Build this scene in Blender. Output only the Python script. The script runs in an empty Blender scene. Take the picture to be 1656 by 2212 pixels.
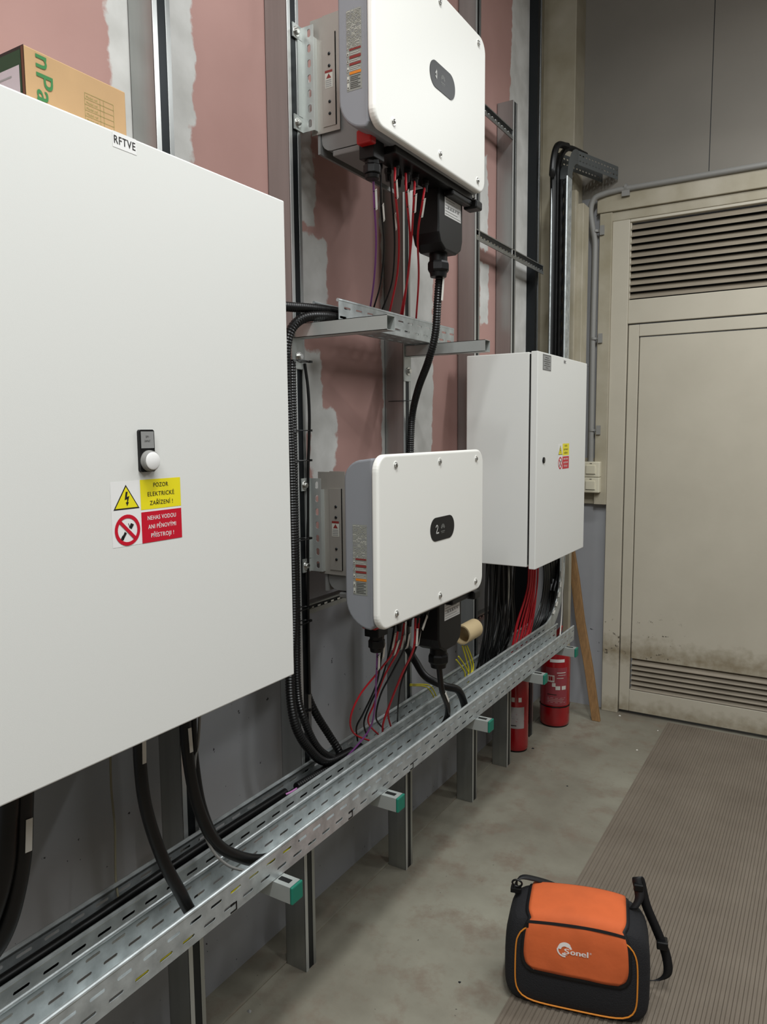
import bpy, bmesh, math, random
from mathutils import Vector, Matrix
random.seed(7)
S = bpy.context.scene
COL = S.collection
PI = math.pi

# ---------------------------------------------------------------- camera
F = 1600.1
YAW, PITCH, ROLL, HC = -0.546852646, -0.106439231, -0.00816696, 1.6
cy_, sy_, cp_, sp_ = math.cos(YAW), math.sin(YAW), math.cos(PITCH), math.sin(PITCH)
FW = Vector((sy_*cp_, cy_*cp_, sp_)); RT0 = Vector((cy_, -sy_, 0)); UP0 = RT0.cross(FW)
cr_, sr_ = math.cos(ROLL), math.sin(ROLL)
RT = cr_*RT0 + sr_*UP0; UP = -sr_*RT0 + cr_*UP0
CAM = Vector((0, 0, HC))
cd = bpy.data.cameras.new('camera'); cam = bpy.data.objects.new('camera', cd); COL.objects.link(cam)
cd.sensor_fit = 'VERTICAL'; cd.sensor_height = 36; cd.sensor_width = 27; cd.lens = 36*F/2212
cd.clip_start = 0.05
M = Matrix.Identity(4)
for i in range(3):
    M[i][0], M[i][1], M[i][2], M[i][3] = RT[i], UP[i], -FW[i], CAM[i]
cam.matrix_world = M
S.camera = cam

# ---------------------------------------------------------------- world, lamps, exposure
W = bpy.data.worlds.new('world'); S.world = W; W.use_nodes = True
W.node_tree.nodes['Background'].inputs[0].default_value = (0.62, 0.66, 0.72, 1)
W.node_tree.nodes['Background'].inputs[1].default_value = 0.12
S.view_settings.view_transform = 'Standard'; S.view_settings.look = 'None'
S.view_settings.exposure = 0.10; S.view_settings.gamma = 1
def area(name, loc, target, sx, sy, power, col=(.965, .992, 1.0)):
    l = bpy.data.lights.new(name, 'AREA'); l.shape = 'RECTANGLE'; l.size = sx; l.size_y = sy
    l.energy = power; l.color = col
    o = bpy.data.objects.new(name, l); COL.objects.link(o); o.location = loc
    d = Vector(target)-Vector(loc); o.rotation_euler = d.to_track_quat('-Z', 'Y').to_euler()
    return o
for ty in (3.1, .9, -1.3):                              # added fill for the fronts, row above the aisle, one tube near the corner
    area('fill_light', (1.0, ty, 3.65), (.95, ty, 0), .12, 1.5, 29)
area('aisle_tube', (.05, .5, 4.3), (.0, .7, 0), .12, 1.5, 72)
area('aisle_tube_rear', (.05, -1.5, 4.3), (.0, -1.0, 0), .12, 1.5, 50)
area('corner_tube', (.08, 3.45, 3.12), (-.1, 3.2, 0), .1, 1.1, 9)

# ---------------------------------------------------------------- helpers
def at(px, py, ax, v):
    """point where the line of sight through a spot of the photo meets the plane axis = v"""
    d = RT*((px-828)/F) + UP*(-(py-1106)/F) + FW
    return CAM + d*((v-CAM[ax])/d[ax])
def lin(h):
    c = [int(h[i:i+2], 16)/255 for i in (0, 2, 4)]
    return tuple((x/12.92 if x <= .04045 else ((x+.055)/1.055)**2.4) for x in c)+(1,)
MATS = {}
def mat(name, col, rough=.5, metal=0., var=0., vscale=8., bump=0., bscale=60., stretch=(1, 1, 1), col2=None, spec=.5, coat=0):
    if name in MATS: return MATS[name]
    m = bpy.data.materials.new(name); m.use_nodes = True; nt = m.node_tree; N = nt.nodes; L = nt.links
    b = N['Principled BSDF']; c = lin(col) if isinstance(col, str) else col
    b.inputs['Base Color'].default_value = c; b.inputs['Roughness'].default_value = rough; b.inputs['Metallic'].default_value = metal
    b.inputs['Specular IOR Level'].default_value = spec; b.inputs['Coat Weight'].default_value = coat
    if var or bump:
        tc = N.new('ShaderNodeTexCoord'); mp = N.new('ShaderNodeMapping'); mp.inputs['Scale'].default_value = stretch
        L.new(tc.outputs['Object'], mp.inputs[0])
    if var:
        n = N.new('ShaderNodeTexNoise'); n.inputs['Scale'].default_value = vscale; n.inputs['Detail'].default_value = 6
        L.new(mp.outputs[0], n.inputs['Vector'])
        r = N.new('ShaderNodeValToRGB'); r.color_ramp.elements[0].position = .3; r.color_ramp.elements[1].position = .7
        c2 = lin(col2) if col2 else c
        r.color_ramp.elements[0].color = tuple(x*(1-var) for x in c2[:3])+(1,)
        r.color_ramp.elements[1].color = tuple(min(1, x*(1+var)) for x in c[:3])+(1,)
        L.new(n.outputs[0], r.inputs[0]); L.new(r.outputs[0], b.inputs['Base Color'])
    if bump:
        n2 = N.new('ShaderNodeTexNoise'); n2.inputs['Scale'].default_value = bscale; n2.inputs['Detail'].default_value = 4
        L.new(mp.outputs[0], n2.inputs['Vector'])
        bp = N.new('ShaderNodeBump'); bp.inputs['Strength'].default_value = bump; bp.inputs['Distance'].default_value = .01
        L.new(n2.outputs[0], bp.inputs['Height']); L.new(bp.outputs[0], b.inputs['Normal'])
    MATS[name] = m; return m

G_STUD = mat('stud_steel', 'a6a8a6', .32, .85, .12, 30, stretch=(1, 1, .05))
G_EDGE = mat('stud_edge_steel', 'c4c6c4', .3, .6)
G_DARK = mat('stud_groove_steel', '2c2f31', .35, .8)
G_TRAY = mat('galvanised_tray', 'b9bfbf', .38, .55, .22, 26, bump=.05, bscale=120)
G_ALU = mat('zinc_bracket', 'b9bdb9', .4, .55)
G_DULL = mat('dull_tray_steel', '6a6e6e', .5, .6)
G_PLATE = mat('brushed_plate', 'a8a49c', .45, .5)
G_SCREW = mat('screw_steel', 'd0d0cc', .22, 1)
WHITE_PAINT = mat('cabinet_paint', 'e2e2dd', .45, bump=.04, bscale=900)
COVER = mat('inverter_cover', 'eeede6', .42, bump=.03, bscale=900)
BODY = mat('inverter_grey', '84868a', .4)
FIN = mat('heatsink_grey', '8b8b89', .5, .3)
BLACK = mat('black_plastic', '0d0d0d', .42, spec=.35)
BLACKR = mat('black_rubber', '0f0f0f', .38, spec=.4)
RED = mat('red_cable', 'd3202e', .4)
DRED = mat('red_plastic', 'c01a1a', .4)
PURPLE = mat('purple_cable', '8a4a92', .45)
YG = mat('yellow_cable', 'cfc21c', .45)
GREY = mat('grey_plastic', '8a8985', .5)
TAGW = mat('marker_white', 'd9d6cd', .5)
STK = mat('sticker_white', 'ecebe8', .4)
YEL = mat('sticker_yellow', 'efe01f', .4)
REDS = mat('sticker_red', 'c8102a', .4)
INK = mat('ink_black', '1c1a18', .5)
INKG = mat('ink_grey', '8f8f8d', .5)
GREEN = mat('green_cap', '14705c', .45)
ORANGE = mat('orange_fabric', 'cc602e', .8, 0, .10, 9, .35, 12)
FABK = mat('black_fabric', '17171a', .85, 0, 0, 8, .3, 300)
WEB = mat('black_webbing', '0f0f11', .6)
PIPEO = mat('orange_piping', 'd8862a', .5)
BEIGE = mat('beige_paint', 'aca594', .55, 0, .10, 5, .08, 30, col2='a0977f')
SWITCH = mat('switch_cream', 'd8d2bc', .4)
WOOD = mat('raw_wood', '8a6840', .7, 0, .2, 14, .2, 40, stretch=(6, 6, .6))
CARD = mat('cardboard', 'b9966b', .8, 0, .06, 12)
CREAM = mat('cream_card', 'cdb78d', .7)
EXT = mat('extinguisher_red', '9c0e18', .22, coat=.5)
PINKM = mat('pink_lid', 'b878b0', .5)

def blendmask(N, L, tc, rects, amp1, amp2, uax='Y', vax='Z', soft=.004):
    sx = N.new('ShaderNodeSeparateXYZ'); L.new(tc, sx.inputs[0])
    n1 = N.new('ShaderNodeTexNoise'); n1.inputs['Scale'].default_value = 3.2; n1.inputs['Detail'].default_value = 3; L.new(tc, n1.inputs['Vector'])
    n2 = N.new('ShaderNodeTexNoise'); n2.inputs['Scale'].default_value = 26; n2.inputs['Detail'].default_value = 5; L.new(tc, n2.inputs['Vector'])
    def m(op, a, b=None):
        x = N.new('ShaderNodeMath'); x.operation = op
        for i, v in enumerate((a, b)):
            if v is None: continue
            if isinstance(v, (int, float)): x.inputs[i].default_value = v
            else: L.new(v, x.inputs[i])
        return x.outputs[0]
    nz = m('ADD', m('MULTIPLY', m('SUBTRACT', n1.outputs[0], .5), amp1), m('MULTIPLY', m('SUBTRACT', n2.outputs[0], .5), amp2))
    out = None
    for (u, v, hu, hv) in rects:
        du = m('SUBTRACT', m('ABSOLUTE', m('SUBTRACT', sx.outputs[uax], u)), hu)
        dv = m('SUBTRACT', m('ABSOLUTE', m('SUBTRACT', sx.outputs[vax], v)), hv)
        d = m('ADD', m('MAXIMUM', du, dv), nz)
        out = d if out is None else m('MINIMUM', out, d)
    mr = N.new('ShaderNodeMapRange'); L.new(out, mr.inputs[0]); mr.inputs[1].default_value = -soft; mr.inputs[2].default_value = soft
    mr.inputs[3].default_value = 1; mr.inputs[4].default_value = 0
    return mr.outputs[0]
def mixc(N, L, f, a, b):
    x = N.new('ShaderNodeMix'); x.data_type = 'RGBA'; L.new(f, x.inputs[0])
    for i, v in ((6, a), (7, b)):
        if isinstance(v, tuple): x.inputs[i].default_value = v
        else: L.new(v, x.inputs[i])
    return x.outputs[2]
def ramp(N, L, src, p0, c0, p1, c1):
    r = N.new('ShaderNodeValToRGB'); r.color_ramp.elements[0].position = p0; r.color_ramp.elements[1].position = p1
    r.color_ramp.elements[0].color = c0; r.color_ramp.elements[1].color = c1; L.new(src, r.inputs[0]); return r.outputs[0]
def noise(N, L, vec, sc, det=5, rough=.5):
    n = N.new('ShaderNodeTexNoise'); n.inputs['Scale'].default_value = sc; n.inputs['Detail'].default_value = det; n.inputs['Roughness'].default_value = rough
    L.new(vec, n.inputs['Vector']); return n.outputs[0]
def newmat(name, rough):
    m = bpy.data.materials.new(name); m.use_nodes = True; N = m.node_tree.nodes; L = m.node_tree.links
    b = N['Principled BSDF']; b.inputs['Roughness'].default_value = rough
    tc = N.new('ShaderNodeTexCoord'); MATS[name] = m
    return m, N, L, b, tc.outputs['Object']
# pink gypsum board with filled joints (coordinates are world: the wall object sits at the origin)
PINKW, N, L, b, tc = newmat('pink_board', .75)
white = blendmask(N, L, tc, [(1.235, 3, .12, 3), (2.40, 3, .19, 3), (3.58, 3, .21, 3), (1.86, 1.53, .07, .13), (1.80, 1.72, .05, .12), (1.80, 2.06, .10, .12),
                             (1.80, 2.42, .03, .2), (2.98, 2.60, .13, .2), (3.08, 2.2, .04, .12), (2.93, 3.4, .06, .12), (-.1, 3, .12, 3)], .09, .05)
grout = ramp(N, L, noise(N, L, tc, 9), .3, lin('b3b2ad'), .7, lin('cfceca'))
pink = ramp(N, L, noise(N, L, tc, 4), .3, lin('a58078'), .7, lin('ad8880'))
L.new(mixc(N, L, white, pink, grout), b.inputs['Base Color'])
# grey painted wall with specks
GREYW, N, L, b, tc = newmat('grey_wall_paint', .7)
base = ramp(N, L, noise(N, L, tc, 2.5), .3, lin('96979a'), .7, lin('a4a5a8'))
sp = ramp(N, L, noise(N, L, tc, 38, 3, .6), .27, (1, 1, 1, 1), .29, (0, 0, 0, 1))
L.new(mixc(N, L, sp, base, lin('3a3a3c')), b.inputs['Base Color'])
# upper back wall panel
UPW, N, L, b, tc = newmat('upper_wall_panel', .7)
L.new(ramp(N, L, noise(N, L, tc, 1.5), .3, lin('7d7971'), .7, lin('8a857c')), b.inputs['Base Color'])
# concrete
CONC, N, L, b, tc = newmat('concrete', .6)
c1 = ramp(N, L, noise(N, L, tc, 1.7, 8, .62), .32, lin('716b5e'), .68, lin('928f80'))
c2 = mixc(N, L, ramp(N, L, noise(N, L, tc, 7, 6, .7), .50, (0, 0, 0, 1), .66, (.6, .6, .6, 1)), c1, lin('756355'))
c3 = mixc(N, L, ramp(N, L, noise(N, L, tc, 60, 2, .5), .235, (1, 1, 1, 1), .25, (0, 0, 0, 1)), c2, lin('4a463f'))
L.new(c3, b.inputs['Base Color'])
bp = N.new('ShaderNodeBump'); bp.inputs['Strength'].default_value = .15; L.new(noise(N, L, tc, 45), bp.inputs['Height']); L.new(bp.outputs[0], b.inputs['Normal'])
# ribbed mat
MATR, N, L, b, tc = newmat('ribbed_rubber', .65)
c1 = ramp(N, L, noise(N, L, tc, 1.9, 8, .6), .3, lin('655b4f'), .7, lin('7c7265'))
L.new(c1, b.inputs['Base Color'])
# dirty beige door
DOORM, N, L, b, tc = newmat('dirty_door_paint', .5)
c1 = ramp(N, L, noise(N, L, tc, 2.2, 7, .6), .3, lin('b7b09f'), .7, lin('c2bbaa'))
dirt = blendmask(N, L, tc, [(-.35, .36, .62, .035), (-.82, .40, .06, .02), (-.35, .03, .7, .012)], .06, .16, 'X', 'Z', .06)
c2 = mixc(N, L, dirt, c1, lin('8a7e66'))
spk = blendmask(N, L, tc, [(-.62, .42, .4, .13)], .2, .0, 'X', 'Z', .05)
mm = N.new('ShaderNodeMath'); mm.operation = 'MULTIPLY'; L.new(spk, mm.inputs[0])
L.new(ramp(N, L, noise(N, L, tc, 34, 4, .6), .33, (1, 1, 1, 1), .37, (0, 0, 0, 1)), mm.inputs[1])
L.new(mixc(N, L, mm.outputs[0], c2, lin('453d30')), b.inputs['Base Color'])
LOUV = mat('louver_paint', '8d8373', .6, 0, .12, 6)

class MB:
    def __init__(s): s.v = []; s.f = []; s.mi = []; s.sm = []; s.m = []; s.X = None
    def mid(s, m):
        if m not in s.m: s.m.append(m)
        return s.m.index(m)
    def add(s, vs, fs, m, smooth=False):
        o = len(s.v); k = s.mid(m)
        for p in vs:
            p = Vector(p)
            s.v.append(s.X @ p if s.X else p)
        for f in fs: s.f.append(tuple(i+o for i in f)); s.mi.append(k); s.sm.append(smooth)
        return s
    def box(s, a, b, m):
        (x0, y0, z0), (x1, y1, z1) = a, b
        if x0 > x1: x0, x1 = x1, x0
        if y0 > y1: y0, y1 = y1, y0
        if z0 > z1: z0, z1 = z1, z0
        v = [(x0, y0, z0), (x1, y0, z0), (x1, y1, z0), (x0, y1, z0), (x0, y0, z1), (x1, y0, z1), (x1, y1, z1), (x0, y1, z1)]
        return s.add(v, [(3, 2, 1, 0), (4, 5, 6, 7), (0, 1, 5, 4), (1, 2, 6, 5), (2, 3, 7, 6), (3, 0, 4, 7)], m)
    def tube(s, pts, r, m, n=10, caps=True, closed=False, smooth=True):
        pts = [Vector(p) for p in pts]; K = len(pts)
        rs = r if isinstance(r, (list, tuple)) else [r]*K
        t0 = (pts[1]-pts[0]).normalized()
        a = Vector((0, 0, 1)) if abs(t0.z) < .9 else Vector((1, 0, 0))
        nrm = t0.cross(a).normalized(); vs = []; fs = []
        for i, p in enumerate(pts):
            if closed: t = pts[(i+1) % K]-pts[i-1]
            else: t = pts[min(i+1, K-1)]-pts[max(i-1, 0)]
            t.normalize(); nrm = (nrm-t*nrm.dot(t)).normalized(); bn = t.cross(nrm)
            for j in range(n):
                q = 2*PI*j/n; vs.append(p+(nrm*math.cos(q)+bn*math.sin(q))*rs[i])
        R = K if closed else K-1
        for i in range(R):
            for j in range(n):
                a0 = i*n+j; a1 = i*n+(j+1) % n; b0 = ((i+1) % K)*n+j; b1 = ((i+1) % K)*n+(j+1) % n
                fs.append((a0, a1, b1, b0))
        if caps and not closed: fs.append(tuple(range(n-1, -1, -1))); fs.append(tuple(range((K-1)*n, K*n)))
        return s.add(vs, fs, m, smooth)
    def cyl(s, p0, p1, r, m, n=20, r1=None):
        return s.tube([p0, p1], [r, r if r1 is None else r1], m, n)
    def prism(s, poly, O, U, V, D, m):
        """polygon (u,v) at O+uU+vV, extruded along D"""
        O, U, V, D = map(Vector, (O, U, V, D)); n = len(poly)
        a = [O+U*u+V*v for u, v in poly]; c = [p+D for p in a]
        if U.cross(V).dot(D) < 0: a, c = c, a
        fs = [tuple(range(n-1, -1, -1)), tuple(range(n, 2*n))]+[(i, (i+1) % n, n+(i+1) % n, n+i) for i in range(n)]
        return s.add(a+c, fs, m)
    def perf(s, O, U, V, Lu, Lv, rows, m):
        """sheet Lu x Lv with rows of real slots: (v centre, half length, half width, pitch, phase)"""
        O, U, V = map(Vector, (O, U, V))
        rows = sorted(rows); edges = [0]+[(rows[i][0]+rows[i+1][0])/2 for i in range(len(rows)-1)]+[Lv]
        for k, (vc, hl, hw, pt, ph) in enumerate(rows):
            v0, v1 = edges[k], edges[k+1]; n = max(1, int(Lu/pt)); pt = Lu/n
            for i in range(n):
                u0 = i*pt; u1 = u0+pt; uc = u0+pt*(.5+ph)
                hl2 = hl; uc = max(u0+hl2+.001, min(u1-hl2-.001, uc))
                c = min(hw, hl)*.6
                hole = [(uc-hl2, vc-hw+c), (uc-hl2+c, vc-hw), (uc+hl2-c, vc-hw), (uc+hl2, vc-hw+c), (uc+hl2, vc+hw-c), (uc+hl2-c, vc+hw), (uc-hl2+c, vc+hw), (uc-hl2, vc+hw-c)]
                out = [(u0, v0), (uc-hl2+c, v0), (uc+hl2-c, v0), (u1, v0), (u1, v1), (uc+hl2-c, v1), (uc-hl2+c, v1), (u0, v1)]
                vs = [O+U*a+V*b_ for a, b_ in out+hole]
                s.add(vs, [(j, (j+1) % 8, 8+(j+1) % 8, 8+j) for j in range(8)], m)
        return s
    def build(s, name, parent=None, bevel=0, solid=0, seg=2, origin=None):
        me = bpy.data.meshes.new(name)
        if parent is not None: O = Vector(parent['_o']) if '_o' in parent else Vector((0, 0, 0))
        elif origin is not None: O = Vector(origin)
        else:
            xs = [p.x for p in s.v]; ys = [p.y for p in s.v]; zs = [p.z for p in s.v]
            O = Vector(((min(xs)+max(xs))/2, (min(ys)+max(ys))/2, min(zs)))
        me.from_pydata([p-O for p in s.v], [], s.f)
        for m in s.m: me.materials.append(m)
        me.polygons.foreach_set('material_index', s.mi); me.polygons.foreach_set('use_smooth', s.sm)
        me.update()
        if any(s.sm): me.set_sharp_from_angle(angle=.62); me.polygons.foreach_set('use_smooth', s.sm)
        o = bpy.data.objects.new(name, me); COL.objects.link(o); o['_o'] = list(O)
        if parent is not None: o.parent = parent
        else: o.location = O
        if solid:
            q = o.modifiers.new('s', 'SOLIDIFY'); q.thickness = solid; q.offset = 0
        if bevel:
            q = o.modifiers.new('b', 'BEVEL'); q.width = bevel; q.segments = seg; q.limit_method = 'ANGLE'; q.angle_limit = .7; q.harden_normals = False
        return o
def tag(o, label=None, cat=None, group=None, kind=None):
    if label: o['label'] = label
    if cat: o['category'] = cat
    if group: o['group'] = group
    if kind: o['kind'] = kind
    return o
def thing(name, loc, label, cat, group=None):
    o = bpy.data.objects.new(name, None); COL.objects.link(o); o.location = loc; o['_o'] = list(loc); o.empty_display_size = .05
    return tag(o, label, cat, group)
def struct(o): o['kind'] = 'structure'; return o
def one(name, mb, label, cat, group=None, **k): return tag(mb.build(name, **k), label, cat, group)
def copy_tree(o, parent=None):
    c = o.copy(); COL.objects.link(c)
    if parent is not None: c.parent = parent
    for ch in [x for x in SRC if x.parent == o]: copy_tree(ch, c)
    return c
def spline(P, k=8):
    P = [Vector(p) for p in P]; Q = [P[0]*2-P[1]]+P+[P[-1]*2-P[-2]]; out = []
    for i in range(1, len(Q)-2):
        for j in range(k):
            t = j/k; a, b_, c, d = Q[i-1], Q[i], Q[i+1], Q[i+2]
            out.append(.5*((2*b_)+(c-a)*t+(2*a-5*b_+4*c-d)*t*t+(3*b_-a-3*c+d)*t*t*t))
    out.append(P[-1]); return out
def resample(P, step):
    out = [P[0]]; acc = 0
    for a, b_ in zip(P, P[1:]):
        d = (b_-a).length
        if d < 1e-9: continue
        t = step-acc
        while t <= d: out.append(a.lerp(b_, t/d)); t += step
        acc = (acc+d) % step if (acc+d) >= step else acc+d
    return out
def corrug(mb, P, r, m, pitch=.006, n=12):
    Q = resample(spline(P, 10), pitch/2); rs = [r*(1 if i % 2 else .86) for i in range(len(Q))]
    mb.tube(Q, rs, m, n); return mb
FONT = {}
def textmesh(txt):
    if txt in FONT: return FONT[txt]
    cu = bpy.data.curves.new('t', 'FONT'); cu.body = txt; cu.resolution_u = 3; cu.space_character = 1.1
    o = bpy.data.objects.new('t', cu); COL.objects.link(o)
    dg = bpy.context.evaluated_depsgraph_get(); me = bpy.data.meshes.new_from_object(o.evaluated_get(dg))
    vs = [tuple(v.co) for v in me.vertices]; fs = [tuple(p.vertices) for p in me.polygons]
    bpy.data.objects.remove(o); bpy.data.curves.remove(cu); bpy.data.meshes.remove(me)
    FONT[txt] = (vs, fs); return FONT[txt]
class Plane:
    """flat drawing on a surface: O origin, U right, V up, normal N"""
    def __init__(s, mb, O, U, V, lift=.0004): s.mb = mb; s.O = Vector(O); s.U = Vector(U); s.V = Vector(V); s.N = s.U.cross(s.V).normalized(); s.l = lift
    def P(s, u, v, k=1): return s.O+s.U*u+s.V*v+s.N*(s.l*k)
    def poly(s, pts, m, k=1): s.mb.add([s.P(u, v, k) for u, v in pts], [tuple(range(len(pts)))], m); return s
    def rect(s, u0, v0, u1, v1, m, k=1): return s.poly([(u0, v0), (u1, v0), (u1, v1), (u0, v1)], m, k)
    def disc(s, u, v, r, m, k=1, n=24, ry=None): return s.poly([(u+r*math.cos(2*PI*i/n), v+(ry or r)*math.sin(2*PI*i/n)) for i in range(n)], m, k)
    def ring(s, u, v, r0, r1, m, k=1, n=32, a0=0, a1=2*PI, ky=1):
        vs = []
        for i in range(n+1):
            q = a0+(a1-a0)*i/n
            vs += [s.P(u+r0*math.cos(q), v+ky*r0*math.sin(q), k), s.P(u+r1*math.cos(q), v+ky*r1*math.sin(q), k)]
        s.mb.add(vs, [(2*i, 2*i+1, 2*i+3, 2*i+2) for i in range(n)], m); return s
    def line(s, u0, v0, u1, v1, w, m, k=1):
        d = Vector((u1-u0, v1-v0)).normalized()*w/2; return s.poly([(u0-d.y*-1*-1, v0+d.x), (u0+d.y, v0-d.x), (u1+d.y, v1-d.x), (u1-d.y, v1+d.x)], m, k)
    def text(s, txt, uc, vc, h, m, k=2, w=None, rot=0, bold=0, shear=0, cap=.73):
        vs, fs = textmesh(txt)
        if not vs: return s
        x0 = min(v[0] for v in vs); x1 = max(v[0] for v in vs)
        sc = h/cap; sx = sc if w is None else w/(x1-x0)
        for dx in ([0] if not bold else [-bold, 0, bold]):
            out = []
            for v in vs:
                a = (v[0]-(x0+x1)/2)*sx+dx+shear*(v[1]-cap/2)*sc; b_ = (v[1]-cap/2)*sc
                out.append(s.P(uc+a*math.cos(rot)-b_*math.sin(rot), vc+a*math.sin(rot)+b_*math.cos(rot), k+dx*50))
            s.mb.add(out, fs, m)
        return s
def rrect(u0, v0, u1, v1, r, n=6):
    out = []
    for cx, cy, a in ((u1-r, v0+r, -PI/2), (u1-r, v1-r, 0), (u0+r, v1-r, PI/2), (u0+r, v0+r, PI)):
        for i in range(n+1): q = a+PI/2*i/n; out.append((cx+r*math.cos(q), cy+r*math.sin(q)))
    return out
EX, EY, EZ = Vector((1, 0, 0)), Vector((0, 1, 0)), Vector((0, 0, 1))

# ================================================================ ROOM
XS, XB, XW = -1.275, -1.35, -1.46       # stud fronts, pink board, lower wall
YB = 4.215
struct(MB().box((-1.6, -3, -.12), (4, 4.5, 0), CONC).build('floor', origin=(0, 0, 0)))
struct(MB().box((-1.6, -3, 4.7), (4, 4.5, 4.8), mat('ceiling_paint', 'c8c7c2', .8)).build('ceiling', origin=(0, 0, 0)))
wl = MB(); wl.box((-1.6, -3, 0), (XW, 4.3, 1.32), GREYW); wl.box((-1.6, 3.645, 1.32), (-1.44, 4.3, 4.7), BEIGE)
struct(wl.build('wall_left', origin=(0, 0, 0)))
struct(MB().box((-1.6, -3, 1.2), (XB, 3.645, 4.7), PINKW).build('wall_left_board', origin=(0, 0, 0)))
wb = MB(); wb.box((-1.6, YB, 0), (-1.0, 4.4, 2.87), GREYW); wb.box((.3, YB, 0), (4, 4.4, 2.87), GREYW)
wb.box((-1.6, YB, 2.87), (-.619, 4.4, 4.7), UPW); wb.box((-.615, YB, 2.87), (4, 4.4, 4.7), UPW); wb.box((-.62, YB+.004, 2.87), (-.61, 4.4, 4.7), G_DARK)
struct(wb.build('wall_back', origin=(0, 0, 0)))
HALL = mat('hall_wall_paint', '7c7a75', .7)
struct(MB().box((4, -3, 0), (4.1, 4.4, 4.7), HALL).build('wall_right', origin=(0, 0, 0)))
struct(MB().box((-1.6, -3.1, 0), (4, -3, 4.7), HALL).build('wall_front', origin=(0, 0, 0)))
# corner column, beige
struct(MB().box((-1.44, 4.05, 1.32), (-1.262, YB, 4.7), BEIGE).build('trim_1', bevel=.004))
p = MB(); p.box((-1.238, 3.92, 0), (-1.206, 3.96, 2.84), BEIGE); p.box((-1.235, 3.96, 1.19), (-1.178, 4.06, 2.78), BEIGE); struct(p.build('trim_2', bevel=.003))
# lintel + door post
p = MB(); p.box((-1.165, 4.16, 2.77), (1.0, YB, 2.865), BEIGE); p.box((-1.10, 4.175, 2.72), (1.0, YB, 2.77), BEIGE)
struct(p.build('trim_3', bevel=.004))
p = MB(); p.box((-1.15, 4.165, 1.19), (-1.083, YB, 2.768), BEIGE); p.box((-1.215, 4.19, 1.19), (-1.15, 4.21, 1.45), BEIGE); struct(p.build('trim_4', bevel=.003))
# door with louvers
dr = bpy.data.objects.new('door_1', None); COL.objects.link(dr); dr.location = (-.45, YB, 0); dr['_o'] = [-.45, YB, 0]; dr['kind'] = 'structure'
fr = MB(); fr.box((-1.083, 4.175, 0), (-.992, YB+.02, 2.72), DOORM); fr.box((-.992, 4.18, 2.175), (.3, YB+.02, 2.30), DOORM)
fr.box((-.992, 4.185, 2.30), (-.985+.0, YB+.02, 2.72), DOORM); fr.box((-.992, 4.178, 2.705), (.3, YB+.02, 2.72), DOORM); fr.box((.2, 4.175, 0), (.3, YB+.02, 2.72), DOORM)
fr.build('door_frame', dr, bevel=.003)
lf = MB(); Y0 = 4.186
lf.box((-.987, Y0, .02), (-.932, YB+.01, 2.168), DOORM); lf.box((.14, Y0, .02), (.196, YB+.01, 2.168), DOORM)
lf.box((-.932, Y0, 2.105), (.14, YB+.01, 2.168), DOORM); lf.box((-.932, Y0, .02), (.14, YB+.01, .145), DOORM)
lf.box((-.928, Y0+.006, .325), (.14, YB+.01, 2.100), DOORM)
lf.build('door_leaf', dr, bevel=.003)
def louver(x0, x1, z0, z1, n, name, y=4.20):
    q = MB(); st = (z1-z0)/n
    q.box((x0, y+.02, z0), (x1, y+.03, z1), G_DARK)
    for i in range(n):
        z = z0+i*st
        q.prism([(0, 0), (.026, st*.78), (.026, st*.86), (0, st*.10)], (x0, y-.008, z), EY, EZ, (x1-x0, 0, 0), LOUV)
    q.build(name, dr)
louver(-.985, .28, 2.305, 2.70, 11, 'louver', 4.188)
louver(-.925, .135, .148, .322, 6, 'louver', 4.194)

# ribbed mat
rb = MB(); rb.box((-.716, -3, 0), (2.6, 4.165, .004), MATR)
for i in range(146):
    x = -.712+i*.0225
    rb.prism([(0, 0), (.013, 0), (.0105, .0045), (.0025, .0045)], (x, -.4, .004), EX, EZ, (0, 4.55, 0), MATR)
one('ribbed_mat', rb, 'long brown ribbed floor mat running along the concrete floor to the door', 'mat')
struct(MB().box((XB-.006, -1, 0), (XB, 3.9, .004), CONC).build('trim_5'))

# ================================================================ STUDS AND RAILS
def stud(y1, z1, label, z0=0.0):
    y0 = y1-.05; q = MB()
    q.box((XB+.002, y0, z0), (XS, y0+.0015, z1), G_STUD)
    q.box((XS-.0015, y0, z0), (XS, y1, z1), G_DARK)
    q.box((XS, y0, z0), (XS+.0025, y0+.013, z1), G_EDGE)
    q.box((XS, y1-.013, z0), (XS+.0015, y1, z1), G_STUD)
    q.box((XB+.002, y0, z0), (XB+.004, y1, z1), G_STUD)
    q.box((XS-.012, y1-.0015, z0), (XS, y1, z1), G_STUD)
    return one('metal_stud', q, label, 'metal stud', 'galvanised studs of the wall frame', bevel=.0006, seg=1)
stud(1.222, 4.6, 'tall galvanised stud rising behind the large grey cabinet with the cardboard box on it')
stud(1.678, 4.6, 'tall galvanised stud right of the large cabinet, with both slotted inverter brackets bolted to it')
stud(2.28, 4.6, 'galvanised stud behind the two white inverters, under the middle of the upper cable tray')
stud(2.862, 4.6, 'galvanised stud directly right of the upper inverter, left of the shorter stud')
stud(3.257, 3.04, 'shorter galvanised stud whose cut top ends beside the upper inverter')
q = MB(); q.box((XB-.05, 3.60, 0), (XS-.03, 3.645, 4.6), G_DARK); q.box((XS-.032, 3.632, 0), (XS-.028, 3.645, 4.6), G_STUD)
one('end_stud', q, 'dark stud closing the end of the pink wall next to the vertical cable tray', 'metal stud')
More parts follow.
